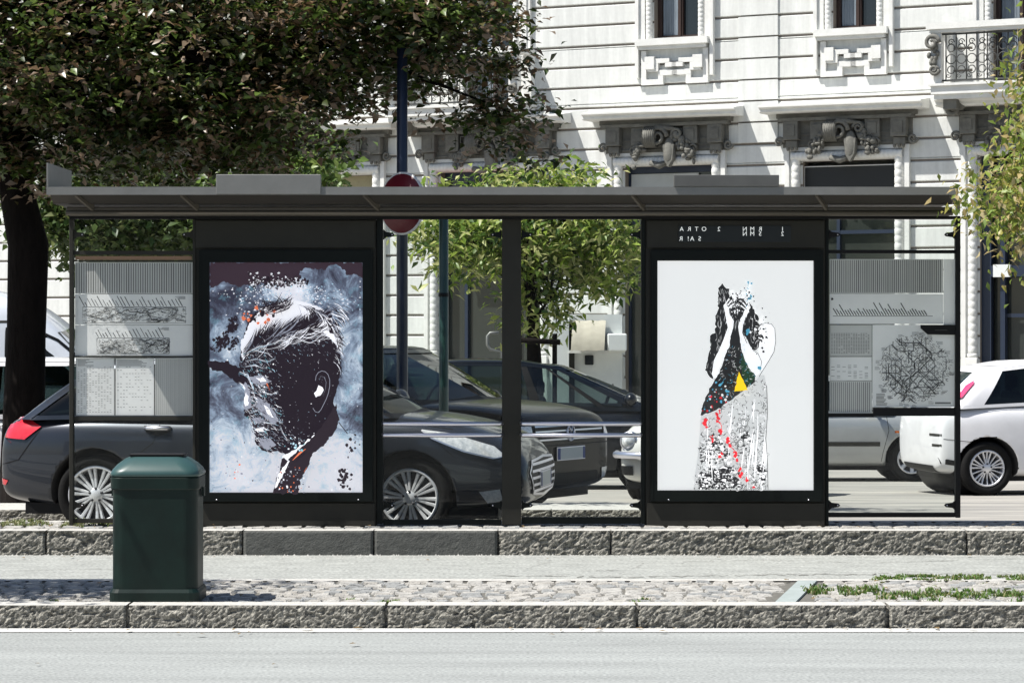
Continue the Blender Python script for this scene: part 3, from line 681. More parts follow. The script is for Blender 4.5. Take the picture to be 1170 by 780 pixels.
# features in pale scratches: brow, eye, nose, cheek, mouth
def S_(pts, w_, m=PW):
    for q in range(5):
        a.line([(x+random.gauss(0, .7), y+random.gauss(0, .7)) for x, y in pts], w_*random.uniform(.15, .42), random.choice((PW, PW, PG, PS)), True)
for cxx, cyy, sx_, sy_, n_ in ((300, 448, 8, 6, 200), (308, 474, 9, 6, 220), (300, 492, 8, 7, 180), (292, 412, 12, 7, 160), (285, 455, 4, 9, 120), (322, 500, 14, 7, 130), (345, 395, 26, 8, 130)):
    for k in range(n_):
        p_ = (random.gauss(cxx, sx_), random.gauss(cyy, sy_))
        if inside(p_, head): q = random.uniform(.4, 1.1); l_ = random.uniform(.6, 3.2); a.curve(p_, (p_[0]+l_*math.cos(q), p_[1]+l_*math.sin(q)), .1, random.uniform(.2, .6), random.choice((PG, PG, PW, PS)), 4)
for pts, w_ in (([(277,424),(285,428),(290,438),(293,446)], 2.2), ([(296,424),(303,431),(305,437),(300,439),(306,444)], 2.8), ([(276,436),(281,440),(284,447)], 2),
                ([(297,440),(304,446),(312,450),(320,447)], 1.8), ([(292,446),(295,455),(303,461),(312,470),(318,478)], 2.4), ([(284,455),(291,452),(297,456),(294,463),(286,464)], 1.6),
                ([(288,470),(297,468),(305,473),(315,478),(326,482)], 2.2), ([(293,484),(300,480),(309,482),(319,483)], 2.6), ([(296,489),(303,487),(311,490)], 1.4), ([(298,500),(304,505),(309,501)], 1.4),
                ([(322,484),(326,494),(332,504)], 1.1), ([(289,398),(300,402),(312,404)], 1.3), ([(284,412),(296,410),(308,413),(318,410)], 1.6), ([(282,418),(294,417),(304,420)], 1.2), ([(282,404),(298,396),(318,392)], 1.0)):
    S_(pts, w_)
for k in range(260):
    x_, y_ = random.gauss(298, 11), random.gauss(462, 26)
    if inside((x_, y_), head): q = random.uniform(.2, 1.3); l_ = random.uniform(1.5, 7); a.curve((x_, y_), (x_+l_*math.cos(q), y_+l_*math.sin(q)), random.uniform(-.3, .3), random.uniform(.3, .9), random.choice((PW, PW, PW, PS, PT, PG)), 4)
a.line([(303,431),(308,438),(311,445)], 1.6, PO, True)
for k in range(170):
    x_, y_ = random.uniform(280, 388), random.uniform(388, 510)
    if inside((x_, y_), head): a.blob((x_, y_), random.uniform(.12, .4), random.choice((PW, PS, PG)), 5)
# modelled planes of the face
for k_, pts in ((PG, [(283,436),(288,444),(291,455),(290,464),(285,468),(281,464),(283,452)]), (PG, [(297,452),(311,461),(321,478),(316,484),(304,475),(296,464)]), (PG, [(299,499),(311,499),(318,507),(308,512),(300,508)]), (PG, [(288,430),(302,428),(312,434),(306,439),(293,438)]), (PW, [(296,431),(304,430),(308,434),(300,436)]), (PW, [(284,447),(287,452),(287,461),(284,463),(282,458)]), (PW, [(303,460),(311,466),(316,476),(309,472)]), (PG, [(291,477),(300,475),(306,480),(297,482)]), (PW, [(294,489),(302,488),(305,491),(297,493)])):
    a.poly(pts, k_, .55)
for pts, w_ in (([(297,445),(302,442.5),(308,443.5),(312,447)], 1.6), ([(298,447.5),(304,449),(310,448)], 1.0), ([(291,426),(299,425),(309,428),(315,433)], 2.0), ([(285,467),(289,466),(292,468)], 1.6), ([(290,484.5),(297,484),(305,485.5),(311,484)], 1.7), ([(294,496),(301,496.5),(308,495)], 1.3)): a.line(pts, w_, PL, True)
a.blob((304,446), 1.2, PW, 7); a.blob((303.6,446), .7, PL, 7)
for k in range(170):
    x_, y_ = random.gauss(300, 9), random.gauss(465, 24)
    if inside((x_, y_), head): q = random.uniform(.3, 1.2); l_ = random.uniform(2, 7); a.curve((x_, y_), (x_+l_*math.cos(q), y_+l_*math.sin(q)), random.uniform(-.2, .2), random.uniform(.3, .8), PL, 4)
# ear
a.line([(363,434),(363.5,429),(366,425),(370,423),(374,424),(377,427),(379,433),(379,440),(377.5,448),(375,455),(372,461),(369,467),(366,470),(362.5,469),(360,465)], .55, PG)
a.line([(366,433),(369,429),(373,430),(375,436),(374,444),(371,452)], .4, PG, True)
a.poly([(366,440),(371,441),(372,446),(368,451),(363,453),(361,448),(364,446)], PW, .5)
# collar, lapel, tie
a.poly([(326,519),(340,512),(356,500),(368,490),(382,470),(384,476),(360,505),(340,520),(328,527)], PW, .7)
a.poly([(386,460),(390,478),(386,490),(372,507),(354,521),(338,527),(331,523),(345,511),(361,496),(374,480)], PL, .5)
a.poly([(384,480),(398,494),(407,512),(412,535),(412,561),(342,561),(350,540),(360,518),(374,500)], PW, 1.2) if False else None
a.poly([(324,522),(333,525),(346,517),(360,514),(354,532),(346,546),(342,561.8),(314,561.8),(318,550),(323,536)], PL, .8)
a.poly([(331,525),(334,524),(326,541),(318,556),(317,552),(322,538)], PW, .4)
a.line([(389,481),(397,491),(399,494)], 1.0, PL)
for k in range(70): a.blob((random.uniform(320, 350), random.uniform(528, 560)), random.uniform(.3, 1.1), random.choice((PG, PL, PO, PW)), 5)
a.line([(337,524),(345,516),(352,511)], 2.2, PO, True); a.line([(350,537),(353,532)], 2.5, PO, True)
for k in range(20): a.blob((random.gauss(342, 7), random.gauss(507, 3)), random.uniform(.5, 1.6), random.choice((PS, PT, PW)), 6)
for k in range(46): a.blob((random.gauss(396, 3.2), random.gauss(543, 7)), random.uniform(.4, 2.2), PL, 7)
for k in range(16): a.blob((random.gauss(405, 3), random.gauss(508, 8)), random.uniform(.4, 2.0), PL, 7)
for k in range(120): a.blob((random.uniform(243, 412), random.uniform(335, 560)), random.uniform(.2, .9), random.choice((PL, PW, PW, PL)), 6)
for k in range(12): a.blob((random.gauss(271, 4), random.gauss(532, 9)), random.uniform(.4, 1.3), PO if k % 3 == 0 else PG, 8)
build('poster', a.mb, [watercolour()]+IK, c1, fixn=False)['label'] = 'poster of a dark painted man in profile with swept white hair on blue wash'
# ---- white poster
random.seed(5)
IW = inks([('paper', (.78,.785,.78), .56), ('black', (.020,.020,.022), .4), ('light', (.86,.86,.87), .62), ('mid_grey', (.50,.51,.51), .5), ('red', (.62,.02,.03), .5), ('yellow', (.85,.56,.01), .55), ('blue', (.08,.33,.48), .5), ('dark_green', (.02,.06,.03), .4), ('soft_grey', (.62,.63,.63), .55)])
b = Art(YP-.020); grid_panel(b, 751, 929, 298, 559.5, 0)
K, Wt, G2, RD, YL, BL, DG, SG = 1, 2, 3, 4, 5, 6, 7, 8
hair = [(821,330),(825,325),(829,330),(833,330),(833,343),(838,345),(846,350),(853,352),(856,345),(860,352),(866,362),(866,374),(870,378),(872,372),(870,388),(867,396),(863,400),(858,400),(855,392),(852,385),(848,381),(844,372),(838,372),(834,382),(828,398),(824,408),(820,418),(818,430),(816,434),(811,431),(806,422),(808,412),(811,400),(811,389),(813,382),(817,381),(817,366),(820,352),(820,340)]
b.poly(hair, K, .6)
b.poly([(806,420),(811,400),(816,396),(819,402),(814,410),(813,428),(816,433),(811,431)], K, .4)
skirt = [(800,475),(816,470),(835,457),(852,443),(862,436),(868,428),(873,428),(876,440),(876,470),(874,500),(876,530),(876,559.3),(792,559.3),(793,545),(797,520),(799,495)]
b.poly(skirt, SG)
torso = [(838,372),(845,372),(850,392),(855,410),(862,425),(862,436),(852,444),(835,457),(818,468),(800,475),(803,462),(808,450),(814,438),(822,424),(829,405),(834,385)]
b.poly(torso, K, .4)
b.poly([(848,402),(856,415),(863,430),(856,442),(850,438),(846,420)], DG, .5)
b.poly([(833,340),(838,336),(846,337),(852,341),(855,349),(853,360),(848,369),(842,372),(837,368),(832,358),(831,348)], K, .5)
# arms pale over dark
b.poly([(826,349),(829,346),(832,351),(834,360),(838,367),(838,372),(835,382),(833,396),(827,408),(822,420),(819,431),(815,433),(813,424),(815,412),(820,402),(826,388),(831,374),(829,362)], Wt, .3)
b.poly([(852,350),(856,347),(857,351),(853,361),(849,370),(848,380),(852,390),(860,400),(867,405),(870,414),(869,424),(864,430),(858,424),(852,413),(847,400),(845,386),(843,373),(846,364),(850,356)], Wt, .3)
b.poly([(866,374),(872,369),(880,369),(885,374),(886,388),(883,402),(876,414),(870,424),(868,410),(866,400),(868,388)], Wt, .2)
for pts in ([(866,372),(874,369),(881,370),(885,375),(886,390),(884,402),(877,414),(870,425),(867,430)], [(860,400),(866,404),(870,413),(868,424)], [(826,349),(831,374),(826,388),(815,412),(813,426)], [(839,366),(842,365),(846,367)], [(852,362),(849,371),(848,380),(853,392)]): b.line(pts, .6, K)
b.poly([(834,333),(841,335),(848,333),(853,337),(850,341),(843,340),(838,343),(835,339)], Wt, .8)
for f0, f1 in (((829,347),(833,341)), ((831,349),(836,343)), ((832,352),(838,347)), ((854,348),(850,341)), ((852,350),(847,344)), ((851,353),(846,349))): b.line([f0, f1], 1.5, Wt)
for k in range(40): b.blob((random.gauss(842, 4), random.gauss(350, 5)), random.uniform(.25, 1.0), Wt, 6, .6)
for k in range(120): b.blob((random.gauss(845, 8), random.gauss(343, 6)), random.uniform(.2, .9), random.choice((K, K, Wt)), 6)
for k in range(40): b.blob((random.gauss(855, 2), random.gauss(338, 7)), random.uniform(.3, 1.2), random.choice((K, BL, Wt)), 6)
for k in range(330):
    p = (random.uniform(806, 875), random.uniform(325, 432))
    if inside(p, hair): b.curve(p, (p[0]+random.uniform(-2, 1.5), p[1]+random.uniform(2, 9)), random.uniform(-.15, .15), random.uniform(.25, .7), random.choice((Wt, SG, SG, G2)), 4)
for k in range(120): b.blob((random.gauss(866, 5), random.gauss(378, 11)), random.uniform(.3, 1.5), random.choice((K, K, Wt)), 6)
b.blob((854, 378), 2.4, BL, 9, .2); b.blob((853, 381), 1.6, BL); b.blob((867, 420), 2, BL)
for k in range(420):
    p = (random.uniform(800, 864), random.uniform(395, 474))
    if inside(p, torso):
        if p[0] < 832 and p[1] > 436: b.blob(p, random.uniform(.4, 1.7), random.choice((BL, BL, RD, K, SG)), 7)
        else: b.curve(p, (p[0]+random.uniform(-4, 4), p[1]+random.uniform(-4, 4)), random.uniform(-.4, .4), random.uniform(.25, .7), random.choice((SG, G2, BL, DG, SG)), 4)
for k in range(2300):
    p = (random.uniform(792, 877), random.uniform(432, 559))
    if not inside(p, skirt): continue
    low = (p[1]-470)/90
    if random.random() < .36+max(0, low)*.5 or p[0] > 871:
        q = random.uniform(0, 3.14); l_ = random.uniform(1.5, 6)
        e = (p[0]+l_*math.cos(q), p[1]+l_*math.sin(q))
        if inside(e, skirt): b.curve(p, e, random.uniform(-.8, .8), random.uniform(.35, 1.1), random.choice((K, K, K, Wt, G2)), 5)
for c_, r_, n_ in (((812, 545), 9, 110), ((828, 540), 9, 120), ((822, 552), 10, 100), ((868, 535), 4, 60), ((806, 520), 8, 60), ((870, 545), 3, 30), ((815, 505), 7, 60), ((802, 552), 6, 40), ((838, 553), 5, 40), ((826, 515), 6, 40), ((850, 500), 8, 40)):
    for k in range(n_):
        p = (random.gauss(c_[0], r_*.6), random.gauss(c_[1], r_*.7))
        if inside(p, skirt) and p[1] < 557: b.blob(p, random.uniform(.4, 1.5), K if random.random() < .75 else Wt, 7, .7, random.uniform(.6, 2.2), 1)
for k in range(26):
    x_ = random.choice((810, 832, 846, 852, 860, 865, 872))+random.gauss(0, 2.5); y_ = random.uniform(450, 520); e = (x_+random.gauss(-3, 2), min(558, y_+random.uniform(20, 48)))
    if inside((x_, y_), skirt) and inside(e, skirt): b.curve((x_, y_), e, random.uniform(-.05, .05), random.uniform(.6, 1.6), Wt, 7)
for k in range(16):
    c_ = (random.gauss(845, 7), random.gauss(492, 9)); rr_ = random.uniform(1.5, 4.2); b.line([(c_[0]+rr_*math.cos(t*.7), c_[1]+rr_*math.sin(t*.7)) for t in range(10)], .45, K)
b.line([(874,440),(875,470),(873,500),(875,530),(875.5,558)], .7, K)
for x_, y_, r_ in ((805,479,2.2),(804,483,2),(806,487,1.6),(817,473,2),(819,477,2.2),(818,480,1.6),(821,483,1.2),(822,491,2.4),(823,494,1.6),(812,499,1.8),(813,502,1.4),(829,501,2),(830,504,2.6),(832,507,1.8),(838,515,2.3),(839,519,2.8),(840,524,2.4),(838,521,1.6),(844,535,2),(845,539,2.4),(844,543,1.8),(851,547,2.0),(821,520,1.8),(823,517,1.4),(859,555,1.2),(820,469,1.4)):
    for k in range(4): b.blob((x_+random.gauss(0, .8), y_+random.gauss(0, .9)), r_*random.uniform(.45, .9), RD, 7, .4)
b.line([(822,484),(823,490)], .6, RD); b.line([(832,508),(838,514)], .7, RD)
b.poly([(842.5,424),(852.5,445),(837,446.5)], YL, .25)
for k in range(60): b.blob((random.uniform(800, 882), random.uniform(322, 470)), random.uniform(.12, .35), K, 5)
build('poster', b.mb, IW, c2, fixn=False)['label'] = 'white poster of a woman hiding her face, skirt of scribbles, yellow triangle'
for c_, (pa, pb_, pt, pm) in ((c1, (240, 414.5, 300, 562)), (c2, (751, 929, 298, 559.5))):
    g = MB(); g.add([(SX(pa)-.002, YP-.046, SZ(pm)-.002), (SX(pb_)+.002, YP-.046, SZ(pm)-.002), (SX(pb_)+.002, YP-.046, SZ(pt)+.002), (SX(pa)-.002, YP-.046, SZ(pt)+.002)], [(0,1,2,3)])
    build('glass_cover', g, M_glassp, c_, fixn=False)
# display with reversed white letters
d = MB(); sbox(d, 775, 903, 258.3, 276.7, YP-.036, YP-.0305)
dis = build('display', d, M_screen, c2)
tx = MB()
def glyph(ch, px, py, h, mir):
    t = text_mb(ch, h*1.38/F*YP, mir); xs = [v[0] for v in t.v]; zs = [v[2] for v in t.v]
    cxm = (min(xs)+max(xs))/2; czm = (min(zs)+max(zs))/2
    tx.add([(v[0]-cxm+SX(px), YP-.0372, v[2]-czm+SZ(py)) for v in t.v], t.f)
for ch, px in (('A', 778.5), ('R', 787), ('T', 795.5), ('O', 804), ('2', 821), ('N', 850.5), ('M', 859), ('R', 868), ('1', 893.5)): glyph(ch, px, 261.8, 5.0, True)
for ch, px in (('N', 850.5), ('M', 859), ('5', 868), ('2', 893.5)): glyph(ch, px, 267.2, 5.0, True)
for ch, px in (('R', 777.5), ('!', 786), ('A', 790.5), ('S', 799)): glyph(ch, px, 272.8, 5.2, True)
build('letters', tx, M_led, dis, fixn=False)
# ---- glass bays
def rail(e, m): 
    f = MB(); sbox(f, *e); return build('cross_rail', f, m, sh)
def bay(a, b, u, mats, rails):
    g = MB(); g.add([(SX(a), YP+.02, SZ(u)), (SX(b), YP+.02, SZ(u)), (SX(b), YP+.02, SZ(252)), (SX(a), YP+.02, SZ(252))], [(0,1,2,3)])
    build('glass_pane', g, M_glass, sh, fixn=False)
    for e in rails: rail(e, mats)
    for px, sgn in ((a, 1), (b, -1)):
        for py in (268, 577):
            f = MB(); f.prism([(SX(px), SZ(py-6)), (SX(px+3.5*sgn), SZ(py-3)), (SX(px+11*sgn), SZ(py-2)), (SX(px+13*sgn), SZ(py)), (SX(px+11*sgn), SZ(py+2)), (SX(px+3.5*sgn), SZ(py+3)), (SX(px), SZ(py+6))], YP-.005, YP+.018)
            k = build('glass_clamp', f, mats, sh)
            f = MB(); f.ell((SX(px+10*sgn), YP-.008, SZ(py)), .006, .005, .006, 8); build('bolt', f, M_chrome, k)
bay(84, 220.5, 593, M_case, ((84, 220.5, 592.5, 597, YP-.01, YP+.05), (84, 220.5, 286.5, 291, YP-.005, YP+.04), (84, 220.5, 475.5, 480, YP-.005, YP+.04), (84, 220.5, 297.5, 299, YP+.0, YP+.018), (84, 220.5, 406.6, 408.2, YP-.002, YP+.018)))
bay(438, 573, 595, M_frame, ((438, 573, 593.5, 599, YP-.01, YP+.05),)); bay(596, 732, 592, M_frame, ((596, 732, 590.5, 598, YP-.01, YP+.05),))
bay(947, 1092, 587, M_dark, ((947, 1092, 585.5, 590.5, YP-.01, YP+.05), (947, 1092, 285.5, 289.5, YP-.005, YP+.04), (998, 1092, 465.5, 475, YP-.005, YP+.04), (947, 998, 472, 476, YP-.005, YP+.04)))
f = MB(); f.prism([(SX(1092), SZ(371)), (SX(1052), SZ(371)), (SX(1052), SZ(375)), (SX(1060), SZ(382)), (SX(1092), SZ(382.5))], YP-.01, YP+.01); build('map_arm', f, M_dark, sh)
for xa, xb in ((437, 573.5), (595.5, 733)):
    for py in (484, 497):
        r = MB(); y = YP-.10
        r.tube([(SX(xa, y), YP-.005, SZ(py, y)), (SX(xa, y)+.012, y, SZ(py, y)), (SX(xb, y)-.012, y, SZ(py, y)), (SX(xb, y), YP-.005, SZ(py, y))], .0165, 12)
        build('lean_rail', r, M_chrome, sh)
# ---- printed sheets behind the panes
def sheet(name, rect, pm, draw, seed, lab):
    random.seed(seed); s = Art(YP+.0195); x0, x1, y0, y1 = rect; s.Y = YP+.012; grid_panel(s, x0, x1, y0, y1, 0); draw(s, x0, x1, y0, y1)
    o = build(name, s.mb, [pm, M_ink, M_inkg], sh, fixn=False); o['label'] = lab
def vlines(st=2.6, w_=.9, m=2, rows=0):
    def dr(s, x0, x1, y0, y1):
        x = x0+2
        while x < x1-1: s.line([(x, y0+1), (x, y1-1)], w_*random.uniform(.8, 1.2), m); x += st
        if rows:
            y = y0+rows
            while y < y1: s.line([(x0, y), (x1, y)], .35, 2); y += rows
    return dr
def stripmap(ox=0, wd=1.0):
    def dr(s, x0, x1, y0, y1):
        a0, a1 = x0+(x1-x0)*ox+6, x0+(x1-x0)*(ox+wd)-8; h = y1-y0; top = y0+h*.42
        s.line([(a0, top), (a1, top)], .6, 1); s.line([(a0, top), (a0, y1-2), (a1, y1-2), (a1, top)], .4, 1)
        x = a0+2
        while x < a1-2:
            l_ = random.uniform(.14, .36)*h; s.line([(x, top-1), (x-l_*.5, top-l_)], random.uniform(.5, .9), 1); x += random.uniform(3, 5.5)
        for k in range(16):
            x_, y_ = random.uniform(a0, a1), random.uniform(top+2, y1-3); P = [(x_, y_)]
            for q in range(9):
                x_ = min(a1, max(a0, x_+random.uniform(-4, 10))); y_ = min(y1-3, max(top+1, y_+random.uniform(-4, 4))); P.append((x_, y_))
            s.line(P, random.uniform(.35, .9), random.choice((1, 2)))
        for k in range(420):
            x_, y_ = random.uniform(a0, a1-2), random.uniform(top+1, y1-3); q = random.choice((0, 0, 1.2, -.7)); l_ = random.uniform(1, 4); s.line([(x_, y_), (x_+l_*math.cos(q), y_+l_*.6*math.sin(q))], random.uniform(.3, .6), random.choice((1, 2, 2)))
        for k in range(4): s.line([(a1-8+random.uniform(-4, 4), y0+3+k*.8), (a1, y0+3+k*.8)], .35, 1)
    return dr
def table(cols, rows, hd=True, dens=.6, m=2):
    def dr(s, x0, x1, y0, y1):
        if hd:
            for k in range(6): s.line([(x0+2, y0+2+k*1.3), (x0+2+(x1-x0)*random.uniform(.15, .8), y0+2+k*1.3)], .5, 1)
        for i in range(cols):
            for j in range(rows):
                if random.random() < dens:
                    x_ = x0+2+(x1-x0-4)*i/cols; y_ = y0+10+(y1-y0-12)*j/rows; s.line([(x_, y_), (x_+(x1-x0)/cols*.55, y_)], .45, m)
        s.line([(x0+.3, y0+.3), (x1-.3, y0+.3), (x1-.3, y1-.3), (x0+.3, y1-.3), (x0+.3, y0+.3)], .35, 2)
    return dr
def netmap(s, x0, x1, y0, y1):
    cx_, cy_ = (x0+x1)/2, (y0+y1)/2+3; rx, ry = (x1-x0)*.42, (y1-y0)*.40
    for k in range(70):
        a0 = random.uniform(0, 6.28); r_ = random.uniform(.2, 1); x_, y_ = cx_+rx*r_*math.cos(a0), cy_+ry*r_*math.sin(a0); P = [(x_, y_)]; d0 = random.choice((0, .785, 1.57, 2.36))+random.choice((0, 3.14))
        for q in range(random.randint(3, 8)):
            l_ = random.uniform(3, 11); x_ += l_*math.cos(d0); y_ += l_*math.sin(d0); d0 += random.choice((-.785, 0, .785))
            if ((x_-cx_)/rx)**2+((y_-cy_)/ry)**2 > 1.15: break
            P.append((x_, y_))
        if len(P) > 1: s.line(P, random.uniform(.4, 1.0), random.choice((1, 2, 1)))
    for k in range(1150):
        a0 = random.uniform(0, 6.28); r_ = random.random()**.5*1.02; x_, y_ = cx_+rx*r_*math.cos(a0), cy_+ry*r_*math.sin(a0); q = random.choice((0, .785, -.785)); l_ = random.uniform(.8, 3)
        s.line([(x_, y_), (x_+l_*math.cos(q), y_+l_*math.sin(q))], random.uniform(.3, .6), random.choice((1, 2)))
    for k in range(26):
        a0 = random.uniform(0, 6.28); x_, y_ = cx_+rx*1.08*math.cos(a0), cy_+ry*1.1*math.sin(a0)
        for q in range(3): s.line([(x_-3, y_+q*1.3), (x_+random.uniform(0, 4), y_+q*1.3)], .4, 1)
    s.line([(x0+70, y0+6), (x0+84, y0+6)], 1, 1)
    for k in range(9): s.line([(x0+3, y1-15+k*1.5), (x0+3+random.uniform(5, 13), y1-15+k*1.5)], .7, 1)
    s.line([(x1-24, y1-5), (x1-6, y1-5)], 2, 2)
def labels(s, x0, x1, y0, y1):
    b_ = y1-9; s.line([(x0+4, b_), (x1-12, b_)], .6, 1); x = x0+9
    while x < x1-16: l_ = random.uniform(5, 9) if random.random() < .8 else random.uniform(12, 18); s.line([(x, b_-1), (x-l_*.55, b_-l_)], 1.05, 1); x += 3.1
    s.blob((x0+3, y0+6), 1.5, 1)
random.seed(3)
ws = MB(); sbox(ws, 86, 219, 292.6, 296.9, YP+.004, YP+.014); build('wood_strip', ws, M_brown, sh)
sheet('timetable_sheet', (85.5, 220, 299.5, 335.5), M_paperg, vlines(2.7, 1.1, 2), 1, 'grey ruled sheet at the top of the left bay')
sheet('map_sheet', (85.5, 220, 336, 371), M_paper, stripmap(.02, .98), 2, 'upper strip map in the left bay')
sheet('map_sheet', (85.5, 220, 371.5, 406.2), M_paper, stripmap(.14, .72), 3, 'lower strip map in the left bay')
sheet('timetable_sheet', (86.5, 130.5, 409, 474.5), M_paper, table(12, 26, True, .62), 4, 'faint white timetable at the left of the row')
sheet('timetable_sheet', (131.5, 176, 409, 474.5), M_paper, table(12, 14, True, .5), 5, 'white timetable half blank in the middle of the row')
sheet('timetable_sheet', (177, 220, 409, 474.5), M_paperg, vlines(2.3, .6, 2), 6, 'greyish ruled timetable at the right of the row')
sheet('timetable_sheet', (948, 1078, 296, 335), M_paperg, vlines(2.4, 1.1, 2), 7, 'grey ruled sheet at the top of the right bay')
sheet('margin_sheet', (1078.3, 1091.5, 296, 371), M_paper, lambda *a_: None, 17, 'blank pale margin of the right bay')
sheet('map_sheet', (948, 1078, 335.5, 370), M_paper, labels, 8, 'line diagram with slanting stop names in the right bay')
sheet('timetable_sheet', (948, 996.5, 371, 407), M_paperg, table(16, 15, False, .92, 1), 9, 'dense grey timetable in the right bay')
sheet('timetable_sheet', (948, 996.5, 407.3, 435), M_paper, table(7, 9, False, .5, 2), 10, 'pale half empty timetable in the right bay')
sheet('timetable_sheet', (948, 996.5, 435.3, 471.5), M_paperg, vlines(2.3, .7, 2), 11, 'grey ruled timetable at the foot of the right bay')
sheet('map_sheet', (997, 1091, 371, 465), M_paper, netmap, 12, 'network map of the town in the right bay')

# ================================================================== LITTER BIN
random.seed(31)
bn = empty('litter_bin', (PX(181, 15.0), 15.0, .125), 0, 'dark green square litter bin with chamfered lid on the cobbled island', 'litter bin')
def rring(hx, hy, c, z, n=5, ox=0, oy=0):
    P = []
    for sx, sy, a0 in ((1, -1, -90), (1, 1, 0), (-1, 1, 90), (-1, -1, 180)):
        for k in range(n):
            q = R(a0+90*k/(n-1)); P.append((ox+sx*(hx-c)+c*math.cos(q), oy+sy*(hy-c)+c*math.sin(q), z))
    return P
def loft(mb, rings, m=0, smooth=False, cap0=True, cap1=True):
    n = len(rings[0]); vs = [p for r_ in rings for p in r_]
    fs = [[i*n+k, i*n+(k+1) % n, (i+1)*n+(k+1) % n, (i+1)*n+k] for i in range(len(rings)-1) for k in range(n)]
    if cap0: fs.append(list(range(n-1, -1, -1)))
    if cap1: fs.append([(len(rings)-1)*n+k for k in range(n)])
    return mb.add(vs, fs, m, smooth)
hw, hd = .242, .19
m = MB(); loft(m, [rring(hw, hd, .075, .075, 10), rring(hw, hd, .075, .66, 10)], 0, False)
for z0_ in (.30,): pass
build('body', m, M_bin, bn, local=True)
m = MB(); loft(m, [rring(hw+.014, hd+.014, .055, 0), rring(hw+.014, hd+.014, .055, .055), rring(hw+.004, hd+.004, .05, .075)], 0)
build('base', m, M_bin, bn, local=True)
m = MB(); loft(m, [rring(hw+.006, hd+.006, .07, .635, 10), rring(hw+.010, hd+.010, .07, .642, 10), rring(hw+.010, hd+.010, .07, .70, 10), rring(hw+.002, hd+.002, .07, .708, 10)], 0)
m.box(hw+.006, hw+.022, -.03, .03, .59, .64); m.box(-hw-.022, -hw-.006, -.03, .03, .59, .64)
build('rim', m, M_bin, bn, local=True)
m = MB(); loft(m, [rring(hw+.010, hd+.010, .075, .709, 9), rring(hw+.012, hd+.012, .075, .724, 9), rring(hw+.002, hd+.0, .09, .748, 9), rring(hw-.02, hd-.03, .10, .775, 9), rring(hw-.06, hd-.07, .09, .806, 9), rring(hw-.080, hd-.095, .08, .814, 9), rring(hw-.09, hd-.105, .07, .816, 9)], 0, True)
build('lid', m, M_binlid, bn, local=True)
m = MB(); m.box(-.155, .155, -.075, .075, .8165, .832, 0, .003); build('slot', m, M_dark, bn, local=True)

# ================================================================== POLES, SIGN, SMALL STREET FURNITURE
z0 = .058
sp = empty('street_sign', (PX(459.5, 24), 24, z0), 0, 'red round road sign on a tall navy pole behind the shelter', 'road sign')
m = MB(); m.lathe([(.052, 0), (.052, 2.5), (.048, 4.2), (0, 4.22)], (sp.location.x, 24, z0), n=20); m.lathe([(.085, 0), (.085, .03), (.055, .05)], (sp.location.x, 24, z0), n=20); build('pole', m, M_polen, sp)
m = MB(); Mr = Matrix.Translation((sp.location.x, 23.90, PZ(232.5, 23.9))) @ Matrix.Rotation(R(-42), 4, 'Z')
q = MB().lathe([(0, 0), (.278, 0), (.287, .004), (.287, .016), (0, .016)], axis='y', n=48); m.join(q.xf(Mr)); sg = build('sign_plate', m, [M_swh], sp)
m = MB().lathe([(0, -.003), (.270, -.003), (.270, -.0012)], axis='y', n=48).xf(Mr); build('red_disc', m, M_sred, sg, fixn=False)
m = MB().box(-.2, .2, -.007, -.004, -.042, .042).xf(Mr); build('white_bar', m, M_swh, sg)
for z_ in (2.68, 2.9): build('bracket', MB().box(sp.location.x-.06, sp.location.x+.06, 23.91, 24.06, z_, z_+.03), M_roofm, sp)
gp = empty('green_post', (PX(507, 24), 24, z0), 0, 'plain dark green post beside the road sign behind the middle glass', 'post')
m = MB(); m.lathe([(.044, 0), (.042, 2.72), (.03, 2.745), (0, 2.75)], (gp.location.x, 24, z0), n=20); m.lathe([(.07, 0), (.07, .03), (.046, .05)], (gp.location.x, 24, z0), n=20); build('pole', m, M_poleg, gp)
m = MB(); m.lathe([(.046, 1.9), (.047, 1.905), (.047, 1.93), (.046, 1.935)], (gp.location.x, 24, z0), n=20); build('collar', m, M_dark, gp)
# bent steel rail by the building, seen over the bonnet
Y = 37
br = MB(); pts = [(PX(574, Y), Y, -.45), (PX(573, Y), Y, PZ(402, Y)), (PX(560, Y), Y, PZ(399, Y)), (PX(557, Y), Y, PZ(394, Y)), (PX(557, Y), Y, PZ(384, Y)), (PX(560, Y), Y, PZ(380.5, Y)), (PX(570, Y), Y, PZ(380, Y))]
br.tube(pts, .024, 10); tag(build('bent_rail', br, M_roofm), 'bent steel tube rail standing just left of the middle post', 'rail')
# timber stake of the young tree
st = empty('tree_stake', (PX(636, 39), 38.6, -.5), 0, 'dark crossed timber stakes propping the young green tree', 'tree stake')
Y = 38.6; m = MB(); m.box(PX(631, Y), PX(636.5, Y), Y-.03, Y+.04, -.52, PZ(381, Y)); build('upright', m, M_bark, st)
m = MB(); m.box(PX(602, Y), PX(603.5, Y)+.06, Y-.03, Y+.04, -.52, PZ(384, Y)); build('upright', m, M_bark, st)
m = MB(); m.tube([(PX(590, Y), Y-.08, PZ(388, Y)), (PX(640, Y), Y-.08, PZ(391, Y))], .04, 8); build('crossbar', m, M_bark, st)
